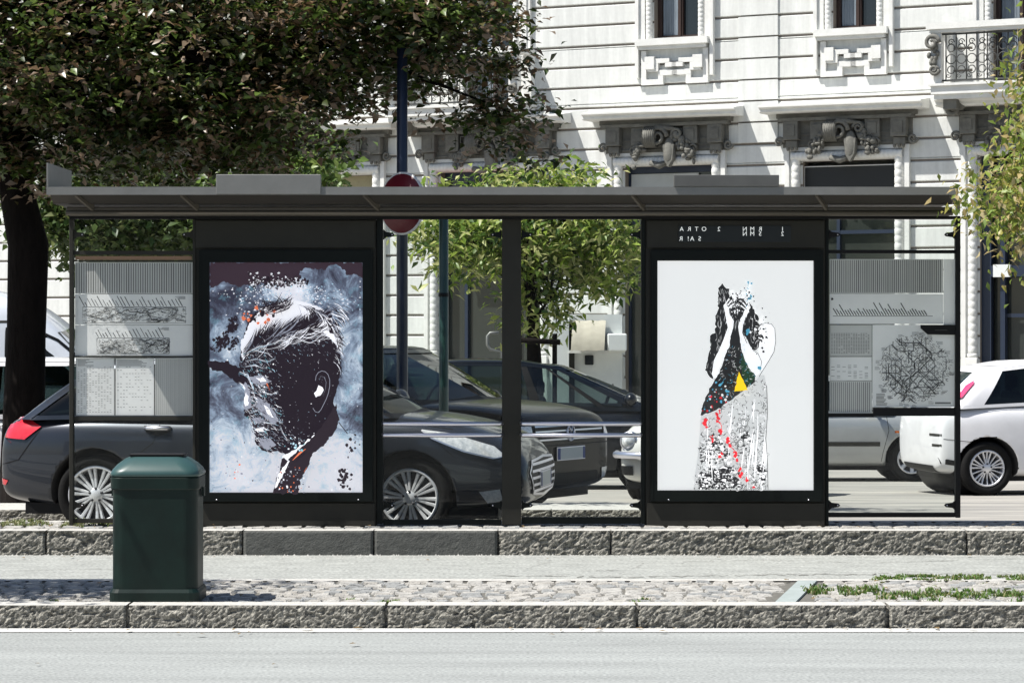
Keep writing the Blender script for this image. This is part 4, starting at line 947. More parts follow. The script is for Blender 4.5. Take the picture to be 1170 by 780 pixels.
# white kiosk with a folded canvas awning
Y = 45; zg = -.6
kk = empty('kiosk', (PX(680, Y), Y+.6, zg), 0, 'small white kiosk with a cream canvas awning behind the young tree', 'kiosk')
m = MB(); m.box(PX(632, Y), PX(650, Y), Y, Y+1.2, zg, PZ(365, Y)); m.box(PX(650, Y), PX(712, Y), Y+.4, Y+1.2, zg, PZ(359, Y)); m.box(PX(694, Y), PX(716, Y), Y-.1, Y+.4, PZ(401, Y), PZ(381, Y), 0, .02)
kb_ = build('body', m, M_white, kk)
m = MB(); m.box(PX(651, Y), PX(657, Y), Y+.3, Y+.4, zg, PZ(368, Y)); build('side_post', m, M_case, kk)
m = MB(); k = 9; vs = []
for i in range(k+1):
    t = i/k; q = t*1.45
    for x_ in np.linspace(PX(652, Y), PX(690, Y), 9): vs.append((x_+.05*(1-t), Y+.38-.55*math.sin(q), PZ(366, Y)-.55*(1-math.cos(q))-.03*t+.008*math.sin(x_*60)))
m.add(vs, [[i*9+j, i*9+j+1, (i+1)*9+j+1, (i+1)*9+j] for i in range(k) for j in range(8)], 0, True)
build('awning', m, mat('canvas_cream', (.42,.39,.32), .9, var=.1, vscale=8), kk, fixn=False)
m = MB(); m.box(PX(669, Y), PX(679, Y), Y+.36, Y+.40, PZ(417, Y), PZ(406, Y), 0, .01); build('window', m, M_pane, kk)
m = MB(); m.box(PX(650, Y), PX(714, Y), Y-.02, Y+.42, PZ(402, Y)-.02, PZ(400, Y)); build('counter', m, M_ornw, kk)
# ================================================================== BUILDING
TH = .51; ANG = math.atan(TH); Y0 = 60.0
def FY(px): return Y0/(1+TH*(px-CX)/F)
def FU(px): return (px-CX)/F*FY(px)/math.cos(ANG)
def FZ(px, py): return HC-(py-HY)/F*FY(px)
FM = Matrix.Translation((0, Y0, 0)) @ Matrix.Rotation(-ANG, 4, 'Z')      # local x along the facade, local -y outward
bd = empty('apartment_building', (0, Y0, -.66), -ANG, 'white rusticated apartment building with carved window heads behind the street', 'building')
G0 = -.66
def fb(name, mb, mats, parent=None, **kw):
    o = Matrix.Translation((0, 0, -G0)); mb.xf(o)
    return build(name, mb, mats, parent or bd, local=True, **kw)
CS = .464; Z1 = 8.47
def course_z(k): return Z1+k*CS
low = [('Q', 165, 150), ('Y', 368, 148), ('Z', 561, 147), ('A', 764, 134), ('B', 970, 142), ('C', 1175, 150), ('D', 1385, 150)]
openings = []      # u0,u1,z0,z1
LOWZ = 5.27
for n, c, wd in low:
    u = FU(c); h = (FU(c+wd/2)-FU(c-wd/2))/2-.36
    openings.append((u-h, u+h, G0-.1, LOWZ))
UPZ = {'A': (771, 7.93, 26), 'B': (976, 7.93, 25)}
ups = [('Q', 175, 26), ('Y', 375, 26), ('Z', 561, 26), ('A', 773, 25.5), ('B', 977, 25), ('C', 1165, 30), ('D', 1400, 26)]
for n, c, h in ups:
    openings.append((FU(c-h), FU(c+h), 6.70 if n in 'ZC' else 7.95, 10.6))
U0, U1 = -26, 26
wl = MB()
k = math.floor((G0-Z1)/CS); z = course_z(k)
while z < 13:
    za, zb_ = z, z+CS
    cuts = sorted({za, zb_} | {q for o in openings for q in (o[2], o[3]) if za < q < zb_})
    for c0_, c1_ in zip(cuts[:-1], cuts[1:]):
        zm = (c0_+c1_)/2; segs = [(U0, U1)]
        for o in openings:
            if o[2] < zm < o[3]:
                ns = []
                for s0, s1 in segs:
                    if o[0] > s0 and o[1] < s1: ns += [(s0, o[0]), (o[1], s1)]
                    else: ns.append((s0, s1))
                segs = ns
        for s0, s1 in segs:
            wl.box(s0, s1, 0, .42, c0_, c1_, 1)
            lo = c0_+(.022 if c0_ == za else 0); hi = c1_-(.022 if c1_ == zb_ else 0)
            if hi-lo > .02:
                wl.add([(s0, 0, lo-.0), (s1, 0, lo), (s1, -.035, lo+.018), (s0, -.035, lo+.018), (s0, -.035, hi-.018), (s1, -.035, hi-.018), (s1, 0, hi), (s0, 0, hi)],
                       [(0,1,2,3), (3,2,5,4), (4,5,6,7), (0,3,4,7), (1,6,5,2)], 0)
    z += CS
fb('wall', wl, [M_stone, M_groove], fixn=False)
# plain mass behind and above
ms = MB(); ms.box(U0, U1, 1.6, 14, G0-.2, 16); ms.box(U0, U1, .421, 1.6, 13, 16); ms.box(U0-.3, U1+.3, -.6, 14.3, 16, 16.5)
for u_ in (U0, U1-.3): ms.box(u_, u_+.3, .421, 1.6, G0-.2, 13)
fb('rear_mass', ms, [M_stone])
# slightly projecting strip of courses between the A and B bays
pl = MB(); z = Z1-6*CS
while z < 13:
    pl.box(FU(845), FU(890), -.075, -.036, z+.03, z+CS-.008); z += CS
fb('pilaster', pl, [M_stone])
m = MB(); m.box(FU(604), FU(608.5), -.13, -.036, FZ(606, 58), 13); m.box(FU(600), FU(603), -.10, -.036, FZ(606, 58), 13); fb('moulding', m, [M_ornw])

def rope(mb, p0, p1, r, step, m=0, n=12):
    p0 = Vector(p0); p1 = Vector(p1); L_ = (p1-p0).length; k = int(L_/step); ax = (p1-p0).normalized()
    pts = []; rs = []
    for i in range(k):
        for t, f_ in ((0, .90), (.14, 1.0), (.5, 1.0), (.86, 1.0)):
            pts.append(p0+ax*(i+t)*L_/k); rs.append(r*f_)
    pts.append(p1); rs.append(r*.9); mb.tube(pts, rs, n, m)
def spiral(mb, c, r, tr, turns, sgn=1, m=0, start=0):
    P = []; RS = []; n = int(turns*14)
    for i in range(n+1):
        t = i/n; q = start+sgn*t*turns*2*math.pi; rr_ = r*(1-.8*t); P.append((c[0]+rr_*math.cos(q), c[1]-.1*t*r, c[2]+rr_*math.sin(q))); RS.append(tr*(1-.4*t))
    mb.tube(P, RS, 7, m)
rnd = random.Random(4)
def cartouche(u, z, s=1.0, m=0):
    mb = MB()
    mb.tube([(u-.26*s, -.32, z), (u-.02*s, -.30, z)], .20*s, 16)                       # rolled barrel
    for k in range(6): mb.lathe([(.19*s, 0), (.212*s, .012), (.19*s, .024)], (u-.25*s+k*.04*s, -.32, z), axis='x', n=20)
    spiral(mb, (u+.02*s, -.36, z), .20*s, .045*s, 1.6, 1); spiral(mb, (u+.40*s, -.30, z+.05*s), .11*s, .035*s, 1.5, -1, start=3.1); mb.tube([(u-.02*s, -.34, z+.20*s), (u+.2*s, -.33, z+.17*s), (u+.38*s, -.3, z+.15*s)], [.04*s, .05*s, .03*s], 8)
    mb.ell((u+.25*s, -.30, z-.30*s), .13*s, .10, .30*s); mb.prism([(u+.13*s, z-.15*s), (u+.37*s, z-.15*s), (u+.34*s, z-.45*s), (u+.25*s, z-.60*s), (u+.16*s, z-.45*s)], -.37, -.2)
    mb.tube([(u-.18*s, -.24, z-.50*s), (u+.02*s, -.26, z-.56*s), (u+.2*s, -.26, z-.50*s)], [.05*s, .07*s, .05*s], 10)
    for sg in (-1, 1):
        for k in range(46):
            q = rnd.random(); mb.ell((u+.08*s+sg*(.30+.34*q+rnd.gauss(0, .04))*s, -.20-rnd.random()*.12, z+.02-.42*q*s+rnd.gauss(0, .07)*s), rnd.uniform(.03, .08)*s, .05, rnd.uniform(.03, .075)*s, 8)
        for k in range(3): spiral(mb, (u+.08*s+sg*(.38+.13*k)*s, -.24, z-.10*k-.06), .085*s, .024*s, 1.2, sg)
    return mb
def meander(mb, u, z, s, sg, m=0):
    for x0_, x1_, z0_, z1_ in ((-.5, .5, .42, .5), (-.5, -.42, -.5, .42), (-.42, .5, -.5, -.42), (.42, .5, -.42, .2), (-.15, .42, .12, .2), (-.15, -.07, -.2, .12)):
        a0, a1 = sorted((u+sg*x0_*s, u+sg*x1_*s)); mb.box(a0, a1, -.20, -.13, z+z0_*s, z+z1_*s, m)
def lower_window(n, c, wd):
    uL, uR = FU(c-wd/2), FU(c+wd/2); um = (uL+uR)/2
    top = LOWZ
    m = MB()
    # moulded jambs with a rope shaft, pedestals at eye level
    for s_, e in ((1, uL), (-1, uR)):
        a0, a1 = sorted((e, e+s_*.10)); m.box(a0, a1, -.14, -.034, G0, top+.30, 0)
        a0, a1 = sorted((e+s_*.10, e+s_*.15)); m.box(a0, a1, -.09, -.034, G0, top+.26, 0)
        rope(m, (e+s_*.24, -.075, 1.15), (e+s_*.24, -.075, top+.08), .10, .15, 0)
        m.lathe([(.10, 0), (.12, .03), (.12, .08), (.10, .1)], (e+s_*.24, -.075, 1.05), n=14)
        a0, a1 = sorted((e+s_*.12, e+s_*.37)); m.box(a0, a1, -.20, -.02, .55, 1.05, 0, .01); m.box(a0-.03, a1+.03, -.24, -.02, G0, .55, 0, .01)
    m.box(uL+.10, uR-.10, -.10, -.034, top+.22, top+.30, 0)
    rope(m, (uL+.15, -.10, top+.11), (uR-.15, -.10, top+.11), .10, .10, 0)
    sur = fb('surround', m, [M_ornw])
    # frieze, brackets, cornice
    m = MB()
    m.box(uL-.05, uR+.05, -.10, -.033, top+.30, top+1.02, 0)
    for zz_, d_ in ((top+.34, .13), (top+.44, .115), (top+.56, .13)): m.box(uL-.03, uR+.03, -d_, -.10, zz_, zz_+.03, 0)
    m.box(uL-.16, uR+.16, -.22, -.034, top+.93, top+1.03, 0); m.box(uL-.10, uR+.10, -.30, -.034, top+.86, top+.93, 0)
    for s_, e in ((1, uL), (-1, uR)):
        for q, d_ in ((.02, .30), (.62, .24)):
            a0, a1 = sorted((e+s_*q, e+s_*(q+.34))); m.box(a0, a1, -d_, -.10, top+.46, top+.86, 0, .01)
            m.box(a0+.07, a1-.07, -d_-.02, -d_, top+.54, top+.78, 0)
            m.box(a0+.04, a1-.04, -d_+.07, -.1, top+.30, top+.45, 0, .01)
            m.tube([((a0+a1)/2, -.16, top+.40), ((a0+a1)/2, -.16, top+.24)], [.05, .02], 8)
        meander(m, e+s_*1.12, top+.68, .26, s_)
        for k in range(3): m.ell((e+s_*(.1+.1*k), -.2, top+.28), .04, .04, .06, 8)
        spiral(m, (e-s_*.10, -.18, top+.42), .11, .035, 1.4, s_)
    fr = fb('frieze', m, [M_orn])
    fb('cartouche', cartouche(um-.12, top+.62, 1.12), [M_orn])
    m = MB(); a0, a1 = uL-.42, uR+.42
    m.prism([(-.034, 0), (-.52, 0), (-.56, .03), (-.56, .09), (-.64, .12), (-.64, .16), (-.034, .235)], a0, a1, axis='x'); m.xf(Matrix.Translation((0, 0, top+1.03)))
    fb('cornice', m, [M_ornw])
    return uL, uR
for n, c, wd in low:
    uL, uR = lower_window(n, c, wd); a0, a1 = uL+.36, uR-.36; top = LOWZ
    # joinery inside the opening
    m = MB()
    if n == 'A':
        m.box(a0, a1, .20, .24, top-.14, top, 0); m.box(a0, a0+.07, .18, .26, G0, top-.14, 0); m.box(a1-.07, a1, .18, .26, G0, top-.14, 0); m.box(a0+.07, a1-.07, .19, .25, 4.0, 4.1, 0)
        f_ = fb('shop_window', m, [M_shopb]); fb('blind', MB().box(a0+.09, a1-.4, .17, .20, 4.3, top-.16), [mat('blind_grey', (.42,.44,.43), .7, var=.06, vscale=3)], f_)
        fb('pane', MB().box(a0+.07, a1-.07, .255, .27, G0, top-.141), [M_shopg], f_)
    elif n == 'B':
        m.box(a0, a1, .10, .14, 4.45, top-.12, 0); m.box(a0, a0+.02, .08, .10, 4.45, top-.12, 1); m.box(a0, a1, .08, .10, top-.12, top-.10, 1)
        f_ = fb('fascia_board', m, [M_black, M_white])
        m = MB(); 
        for u_ in (a0, a0+.72, a1-.07): m.box(u_, u_+.07, .17, .26, G0, 4.45, 0)
        m.box(a0+.07, a1-.07, .18, .25, 3.7, 3.78, 0); f_ = fb('shop_window', m, [M_shopb]); fb('pane', MB().box(a0, a1, .262, .275, G0, 4.45), [M_shopg], f_)
        f_ = None
    elif n == 'Z':
        m.box(a0, a1, .02, .10, 4.3, 4.80, 0); m.add([(a0, .02, 4.75), (a1-.9, .02, 4.75), (a1-.9, -.55, 4.35), (a0, -.55, 4.35)], [(0,1,2,3)], 0); m.box(a0, a1-.9, -.56, -.545, 4.20, 4.36, 0)
        f_ = fb('awning', m, [M_awn], fixn=False)
        m = MB(); m.box(a0, a1, .2, .24, top-.2, top); 
        for u_ in (a0, a0+.55, a1-.75, a1-.10): m.box(u_, u_+.08, .17, .26, G0, top-.2, 0)
        f_ = fb('shop_window', m, [M_shopb]); fb('pane', MB().box(a0, a1, .262, .275, G0, top-.2), [M_shopg], f_)
        fb('transom', MB().box(a1-.85, a1-.12, .14, .17, 4.35, top-.22), [mat('pale_blue_panel', (.45,.52,.60), .4, var=.1)], f_)
    elif n == 'C':
        for u_, w2 in ((a0, .22), (a0+.42, .10), (a1-.2, .2)): m.box(u_, u_+w2, .10, .30, G0, top, 0)
        m.box(a0+.22, a1-.2, .08, .32, 2.75, 2.98, 0); m.box(a0+.52, a1-.2, .20, .26, 1.9, 1.98, 0)
        f_ = fb('door_frame', m, [M_shopb]); fb('pane', MB().box(a0+.22, a1-.2, .34, .36, G0, top), [M_shopg], f_)
        fb('lamp_box', MB().box(a0+.30, a0+.66, -.02, .08, 2.74, 3.0), [M_white], f_)
    else:
        for u_ in (a0, (a0+a1)/2, a1-.08): m.box(u_, u_+.08, .17, .26, G0, top, 0)
        for z_ in (1.3, 2.0, 2.7, 3.4, 4.1): m.box(a0+.08, a1-.08, .18, .25, z_, z_+.09, 0)
        f_ = fb('shop_window', m, [M_case]); fb('pane', MB().box(a0, a1, .262, .275, G0, top), [M_shopg if n != 'Y' else mat('yellow_blind', (.40,.36,.22), .6, var=.1)], f_)
for n, c, h in ups:
    a0, a1 = FU(c-h), FU(c+h); zs = 7.95; zt_ = 10.6
    m = MB()
    if n in 'ZC':
        zs = 6.70
    for s_, e in ((-1, a0), (1, a1)):
        x0_, x1_ = sorted((e, e+s_*.16)); rope(m, (e+s_*.09, -.07, zs+.05), (e+s_*.09, -.07, 10.6), .075, .10)
        x0_, x1_ = sorted((e+s_*.18, e+s_*.32)); m.box(x0_, x1_, -.11, -.034, zs, 10.6)
        x0_, x1_ = sorted((e+s_*.32, e+s_*.40)); m.box(x0_, x1_, -.16, -.034, zs-(.72 if n not in 'ZC' else 0), 10.6)
    m.box(a0-.40, a1+.40, -.16, -.034, 10.6, 10.9)
    sf = fb('surround', m, [M_ornw])
    if n not in 'ZC':
        m = MB(); m.box(a0-.36, a1+.30, -.26, .1, zs-.02, zs+.13); m.box(a0-.30, a1+.24, -.20, -.034, zs-.10, zs-.02)
        fb('sill', m, [M_ornw])
        m = MB(); W2 = (a1-a0)/2; um = (a0+a1)/2; zq = zs-.12
        def band(path, wd, d, d0=.034):
            for s_ in (-1, 1):
                for (u0_, z0_), (u1_, z1_) in zip(path[:-1], path[1:]):
                    p, q = sorted((um+s_*u0_*W2, um+s_*u1_*W2)); r0, r1 = sorted((zq+z0_, zq+z1_))
                    if abs(u0_-u1_) < 1e-6: m.box(p-wd/2, q+wd/2, -d, -d0, r0+wd/2, r1-wd/2 if r1 < zq-.001 else r1)
                    else: m.box((p-wd/2) if p > um-1e-6 or True else p, q+wd/2, -d-.002, -d0, r0-wd/2, r1+wd/2)
        band([(1.38, 0), (1.38, -.70), (.62, -.70), (.62, -.50), (0, -.50)], .12, .12)
        band([(1.10, -.12), (1.10, -.42), (.80, -.42), (.80, -.24), (.30, -.24), (.30, -.33), (0, -.33)], .10, .15)
        m.box(um+W2*.86, um+W2*1.28, -.19, -.034, zq-.42, zq-.14); m.box(um-W2*1.28, um-W2*.86, -.19, -.034, zq-.42, zq-.14)
        fb('apron', m, [M_ornw])
    m = MB()
    for x0_, x1_ in ((a0+.0, a0+.09), ((a0+a1)/2-.05, (a0+a1)/2+.07), (a1-.09, a1)): m.box(x0_, x1_, .20, .28, zs+.05, 10.6)
    m.box(a0+.09, a1-.09, .19, .27, zs+.05, zs+.22); m.box((a0+a1)/2-.02, (a0+a1)/2+.03, .17, .20, zs+.05, 10.6)
    wf = fb('window', m, [M_wood]); fb('pane', MB().box(a0, a1, .285, .295, zs+.05, 10.6), [M_pane], wf)
    cm = MB(); k = 30; xs = np.linspace(a0+.1, (a0+a1)/2-.04, k)
    cm.add([(x, .278-.004*math.sin(i*1.3), z_) for z_ in (zs+.24, 10.5) for i, x in enumerate(xs)], [[i, i+1, k+i+1, k+i] for i in range(k-1)])
    fb('curtain', cm, [M_curt], wf, fixn=False)
# balconies over Z and C
for n, ca, cb in (('Z', 448, 626), ('C', 1056, 1290)):
    a0, a1 = FU(ca)+0.35, FU(cb)-.30
    if n == 'C': a0 = FU(ca)+.45
    D = .95; z0_, z1_ = 6.52, 7.86
    m = MB(); m.box(a0, a1, -D, -.036, z0_, z0_+.17); m.box(a0+.05, a1-.05, -D+.06, -.036, z0_-.10, z0_); m.box(a0-.05, a1+.05, -D-.05, -.036, z0_+.17, z0_+.22)
    m.box(a0-.08, a1+.08, -D-.08, -D+.16, z1_, z1_+.13); m.box(a0-.02, a1+.02, -D-.03, -D+.11, z1_-.07, z1_)
    for e, s_ in ((a0, 1), (a1, -1)):
        p, q = sorted((e, e+s_*.22)); m.box(p, q, -D, -D+.20, z0_+.22, z1_-.07); q0 = sorted((e, e+s_*.2)); m.box(q0[0], q0[1], -D+.2, -.036, z1_, z1_+.13); m.box(q0[0], q0[1], -.25, -.036, z0_+.22, z1_)
    bo = fb('balcony', m, [M_ornw])
    for e, s_ in ((a0, 1), (a1, -1)):
        m = MB(); spiral(m, (e+s_*.06, -D-.10, z1_-.28), .16, .05, 1.4, s_); spiral(m, (e+s_*.10, -D-.08, z0_+.50), .11, .04, 1.4, -s_)
        for k in range(14): m.ell((e+s_*.09+rnd.gauss(0, .05), -D-.04, z1_-.3-rnd.random()*.6), .05, .05, .07, 8)
        spiral(m, (e+s_*.35, -.5, z0_-.28), .18, .07, 1.4, s_); m.box(min(e+s_*.22, e+s_*.5), max(e+s_*.22, e+s_*.5), -.8, -.036, z0_-.30, z0_-.101)
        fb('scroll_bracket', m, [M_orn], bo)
    m = MB(); y_ = -D+.09
    m.box(a0+.22, a1-.22, y_-.02, y_+.02, z0_+.26, z0_+.30); m.box(a0+.22, a1-.22, y_-.02, y_+.02, z1_-.12, z1_-.08)
    u_ = a0+.3
    while u_ < a1-.3:
        m.tube([(u_, y_, z0_+.28), (u_, y_, z1_-.1)], .014, 6); 
        for zc_, r_ in ((z0_+.50, .08), (z0_+.72, .10), (z0_+.95, .08)):
            m.tube([(u_+.11+r_*math.cos(t*.6283), y_, zc_+r_*math.sin(t*.6283)) for t in range(11)], .012, 5, cap=False)
        spiral(m, (u_+.11, y_, z1_-.27), .07, .012, 1.3, 1); spiral(m, (u_+.05, y_, z0_+.38), .05, .010, 1.2, -1)
        u_ += .22
    fb('railing', m, [M_iron], bo)
# unseen building, added to give the glass and the cars something to mirror
ob = empty('unseen_building', (0, -38, -.0), 0, 'plain brown building, unseen, added behind the viewpoint for reflections', 'building')
m = MB(); m.box(-55, 55, -50, -38, 0, 14); build('wall', m, mat('ochre_wall', (.26,.23,.19), .9, var=.15, vscale=.4), ob)
m = MB()
for i in range(26):
    for j in range(5): m.box(-52+i*4.1, -50.6+i*4.1, -38.02, -37.9, 1.2+j*2.6, 3.2+j*3.2)
build('shutters', m, mat('shutter_dark', (.03,.05,.04), .6), ob)
# ================================================================== CARS
def paint(name, col, metal=.3, rough=.32, cw=.8, sp_=.5):
    m = mat(name, col, rough, metal=metal, coat=cw, spec=sp_, var=.06, vscale=3); m.node_tree.nodes['Principled BSDF'].inputs['Coat Roughness'].default_value = .03; return m
def interp(pts, x):
    if x <= pts[0][0]: return pts[0][1]
    for (a, b), (c, d) in zip(pts[:-1], pts[1:]):
        if x <= c: return b+(d-b)*(x-a)/(c-a)
    return pts[-1][1]
def eval_mesh(ob):
    dg = bpy.context.evaluated_depsgraph_get(); dg.update(); me = bpy.data.meshes.new_from_object(ob.evaluated_get(dg)); return me
class Car:
    def __init__(s, name, label, loc, head, P):
        s.P = P; s.root = empty(name, loc, R(head), label, P.get('cat', 'car'), P.get('group', 'parked cars'))
        L, W = P['L'], P['W']; s.L, s.W = L, W
        top = P['top']; pr = P.get('plan', .20); zb0 = P.get('zb', .19)
        xs = [-L/2, -L/2+.05, -L/2+.16, -L/2+.38, -L/2+.7, -L*.28, -L*.14, 0, L*.14, L*.26, L/2-.72, L/2-.42, L/2-.18, L/2-.05, L/2]; xs = sorted(xs); xs = [x for i, x in enumerate(xs) if i == 0 or x-xs[i-1] > .045]
        vs = []; rings = []
        for x in xs:
            t = abs(2*x/L); w_ = W/2*(1-pr*t**6); zt = interp(top, x); zb = zb0+.09*t**8; e = 1
            k = 0
            if t > .999: w_ *= .90; k = .07
            zt -= k*1.2; zb += k*.9
            H_ = zt-zb; cr = P.get('crown', .035)
            r_ = [(0, zt+cr), (.45*w_, zt+cr*.85), (.80*w_, zt+cr*.2), (.93*w_, zt-.045), (.985*w_, zt-.14), (w_, zt-.30*H_-.05), (1.0*w_, zb+.36*H_), (.97*w_, zb+.12), (.92*w_, zb), (0, zb)]
            ring = [(x, y, z) for y, z in r_] + [(x, -y, z) for y, z in r_[-2:0:-1]]
            rings.append(ring)
        mb = MB(); loft(mb, rings, 0, True)
        me = bpy.data.meshes.new('tmp'); me.from_pydata(mb.v, [], mb.f); bm = bmesh.new(); bm.from_mesh(me); bmesh.ops.recalc_face_normals(bm, faces=bm.faces); bm.to_mesh(me); bm.free()
        ob = bpy.data.objects.new('tmp', me); COL.objects.link(ob)
        sb = ob.modifiers.new('s', 'SUBSURF'); sb.levels = 3; sb.render_levels = 3
        cut = MB(); ra = P['rw']+.055
        for xw in P['wx']:
            cut.lathe([(0, -W), (ra, -W), (ra, W), (0, W)], (xw, 0, P['rw']), axis='y', n=40)
            cut.box(xw-ra, xw+ra, -W, W, -.3, P['rw']-.08) if False else None
        cme = bpy.data.meshes.new('c'); cme.from_pydata(cut.v, [], cut.f); bm = bmesh.new(); bm.from_mesh(cme); bmesh.ops.remove_doubles(bm, verts=bm.verts, dist=1e-5); bmesh.ops.recalc_face_normals(bm, faces=bm.faces); bm.to_mesh(cme); bm.free()
        co = bpy.data.objects.new('c', cme); COL.objects.link(co)
        bo = ob.modifiers.new('b', 'BOOLEAN'); bo.operation = 'DIFFERENCE'; bo.object = co; bo.solver = 'EXACT'
        bme = eval_mesh(ob); bpy.data.objects.remove(ob); bpy.data.objects.remove(co)
        bme.materials.clear(); bme.materials.append(P['paint']); bme.materials.append(M_int)
        for p in bme.polygons:
            p.use_smooth = abs(p.normal.z) < .999 or True; p.material_index = 0
            c = p.center
            for xw in P['wx']:
                if abs(math.hypot(c.x-xw, c.z-P['rw'])-ra) < .004 and abs(c.y) < W/2-.012: p.material_index = 1; p.use_smooth = True
            gx0, gx1 = P['gh']['base'][0]+.12, P['gh']['base'][-1]-.12
            if gx0 < c.x < gx1 and p.normal.z > .7 and abs(c.y) < W*.38 and c.z > .6: p.material_index = 1
        s.body = bpy.data.objects.new('body', bme); COL.objects.link(s.body); s.body.parent = s.root; WM[s.body.name] = WM[s.root.name].copy()
        bm = bmesh.new(); bm.from_mesh(bme); s.bvh = BVHTree.FromBMesh(bm); bm.free()
        m = MB()
        for xw in P['wx']:
            m.lathe([(0, -(W/2-.26)), (ra-.004, -(W/2-.26)), (ra-.004, W/2-.26), (0, W/2-.26)], (xw, 0, P['rw']), axis='y', n=28)
        s.part('wheel_arch', m, M_dark, s.body)
        m = MB(); m.box(-L/2+.25, L/2-.25, -W/2+.16, W/2-.16, .16, zb0+.06); s.part('underside', m, M_dark)
        s.greenhouse()
        for xw in P['wx']:
            for sg in (1, -1): s.wheel(xw, sg)
    def part(s, name, mb, mats, parent=None, fixn=True):
        return build(name, mb, mats, parent or s.root, local=True, fixn=fixn)
    # cabin: rings of points at the belt and at the roof, lofted with a bow
    def greenhouse(s):
        P = s.P; G = P['gh']; wb = s.W/2*G.get('wb', .90); wr = s.W/2*G.get('wr', .72); H = P['H']
        xb, xr = G['base'], G['roof']    # x of rear corner, C, B, front corner
        zbf = G['zbelt']
        def rg(xs, w_, z, fo, ro):
            r, c, b_, a_ = xs
            zz = z if callable(z) else (lambda x: z)
            return [(a_+fo, 0, zz(a_+fo)), (a_+fo*.75, w_*.5, zz(a_+fo)), (a_, w_*.93, zz(a_)), (a_-.10, w_, zz(a_)), (b_, w_*1.02, zz(b_)), (c, w_*1.0, zz(c)), (r+.10, w_*.97, zz(r)), (r, w_*.88, zz(r)), (r-ro*.8, w_*.45, zz(r)), (r-ro, 0, zz(r))]
        rb = rg(xb, wb, lambda x: interp(P['top'], x)+.0, G.get('fo', .14), G.get('ro', .08)); rb = [(x, y, z-.01+(P.get('crown', .035) if abs(y) < .3 else 0)) for x, y, z in rb]
        rr = rg(xr, wr, lambda x: interp(G['zr'], x) if 'zr' in G else H-.05, .07, .04)
        NL = 7
        def pt(u, t):
            i = min(int(u), 8); f_ = u-i
            a = [rb[i][k]+(rb[i+1][k]-rb[i][k])*f_ for k in range(3)]; b_ = [rr[i][k]+(rr[i+1][k]-rr[i][k])*f_ for k in range(3)]
            q = [a[k]+(b_[k]-a[k])*t for k in range(3)]; bow = math.sin(math.pi*t)*.035
            cx_ = (xb[0]+xb[3])/2; dx = 1 if q[0] > cx_ else -1
            if 2 < u < 7: q[1] += bow
            else: q[0] += dx*bow*.6; q[1] += bow*.3*(1 if u not in (0, 9) else 0)
            return q
        s.pt = pt
        us = sorted(set([i*.5 for i in range(19)]))
        def strip_(u0, u1, t0, t1, off, m, nu=None, nt=8, name=None, both=True, parent=None):
            mb = MB(); nu = nu or max(2, int((u1-u0)*6)+1)
            for sg in (1, -1) if both else (1,):
                vs = []
                for i in range(nu+1):
                    for j in range(nt+1):
                        u = u0+(u1-u0)*i/nu; t = t0+(t1-t0)*j/nt; q = pt(u, t); e = .01; qu = pt(min(9, u+e), t); qd = pt(max(0, u-e), t); qt = pt(u, t+e)
                        n = (Vector(qu)-Vector(qd)).cross(Vector(qt)-Vector(q)); n = n.normalized() if n.length else Vector((0, 0, 1))
                        if n.dot(Vector((q[0]-(xb[0]+xb[3])/2, q[1]*2, .2))) < 0: n = -n
                        v = Vector(q)+n*off; vs.append((v.x, v.y*sg, v.z))
                k = nt+1; mb.add(vs, [[i*k+j, (i+1)*k+j, (i+1)*k+j+1, i*k+j+1] for i in range(nu) for j in range(nt)], 0, True)
            return mb
        gb = strip_(0, 9, .0, .97, 0, None, 54, 8)
        s.glassy = s.part('windows', gb, P.get('glass', M_cglass), fixn=True)
        pm = P['paint']; bl_ = M_dark
        pil = strip_(2.55, 3.12, 0, .97, .006, None)                                   # A
        for a_, b_ in G.get('paintpil', ((6.0, 7.35),)): pil.join(strip_(a_, b_, 0, .97, .007, None))
        pil.join(strip_(0, 9, .93, 1.0, .008, None, 54, 2)); pil.join(strip_(2.5, 7.2, -.03, .055, .008, None, 30, 2)); pil.join(strip_(7.2, 9, -.05, G.get('rearlow', .06), .008, None, 12, 2))
        s.part('pillars', pil, pm)
        bp = strip_(G.get('b0', 3.95), G.get('b0', 3.95)+.11, .03, .95, .005, None)
        for a_, b_ in G.get('blackpil', ()): bp.join(strip_(a_, b_, .03, .95, .0055, None))
        bp.join(strip_(0, 2.6, -.02, .07, .004, None, 16, 2)); s.part('window_trim', bp, bl_)
        # roof skin
        ring = [pt(u, 1.0) for u in np.linspace(0, 9, 37)]; full = ring+[(x, -y, z) for x, y, z in ring[-2:0:-1]]
        cx_ = (xr[0]+xr[3])/2; rings = []
        for sc, dz in ((1.006, 0), (.97, .022), (.88, .038), (.6, .048), (.3, .052)):
            rings.append([(cx_+(x-cx_)*sc, y*sc, z+dz*(1 if True else 0)) for x, y, z in full])
        rm = MB(); loft(rm, rings, 0, True, cap0=True, cap1=True); s.roof = s.part('roof', rm, pm)
        # seats, wheel
        zbl = interp(P['top'], (xb[1]+xb[2])/2)
        for x_ in G.get('seats', (xb[2]+.05, xb[1]+.1)):
            for y_ in (-.36, .36):
                m = MB(); m.box(x_-.06, x_+.07, y_-.22, y_+.22, zbl-.1, zbl+.12, 0, .04); m.box(x_-.04, x_+.05, y_-.12, y_+.12, zbl+.15, zbl+.32, 0, .03); m.tube([(x_, y_, zbl+.1), (x_, y_, zbl+.2)], .02, 6)
                s.part('seat', m, M_int)
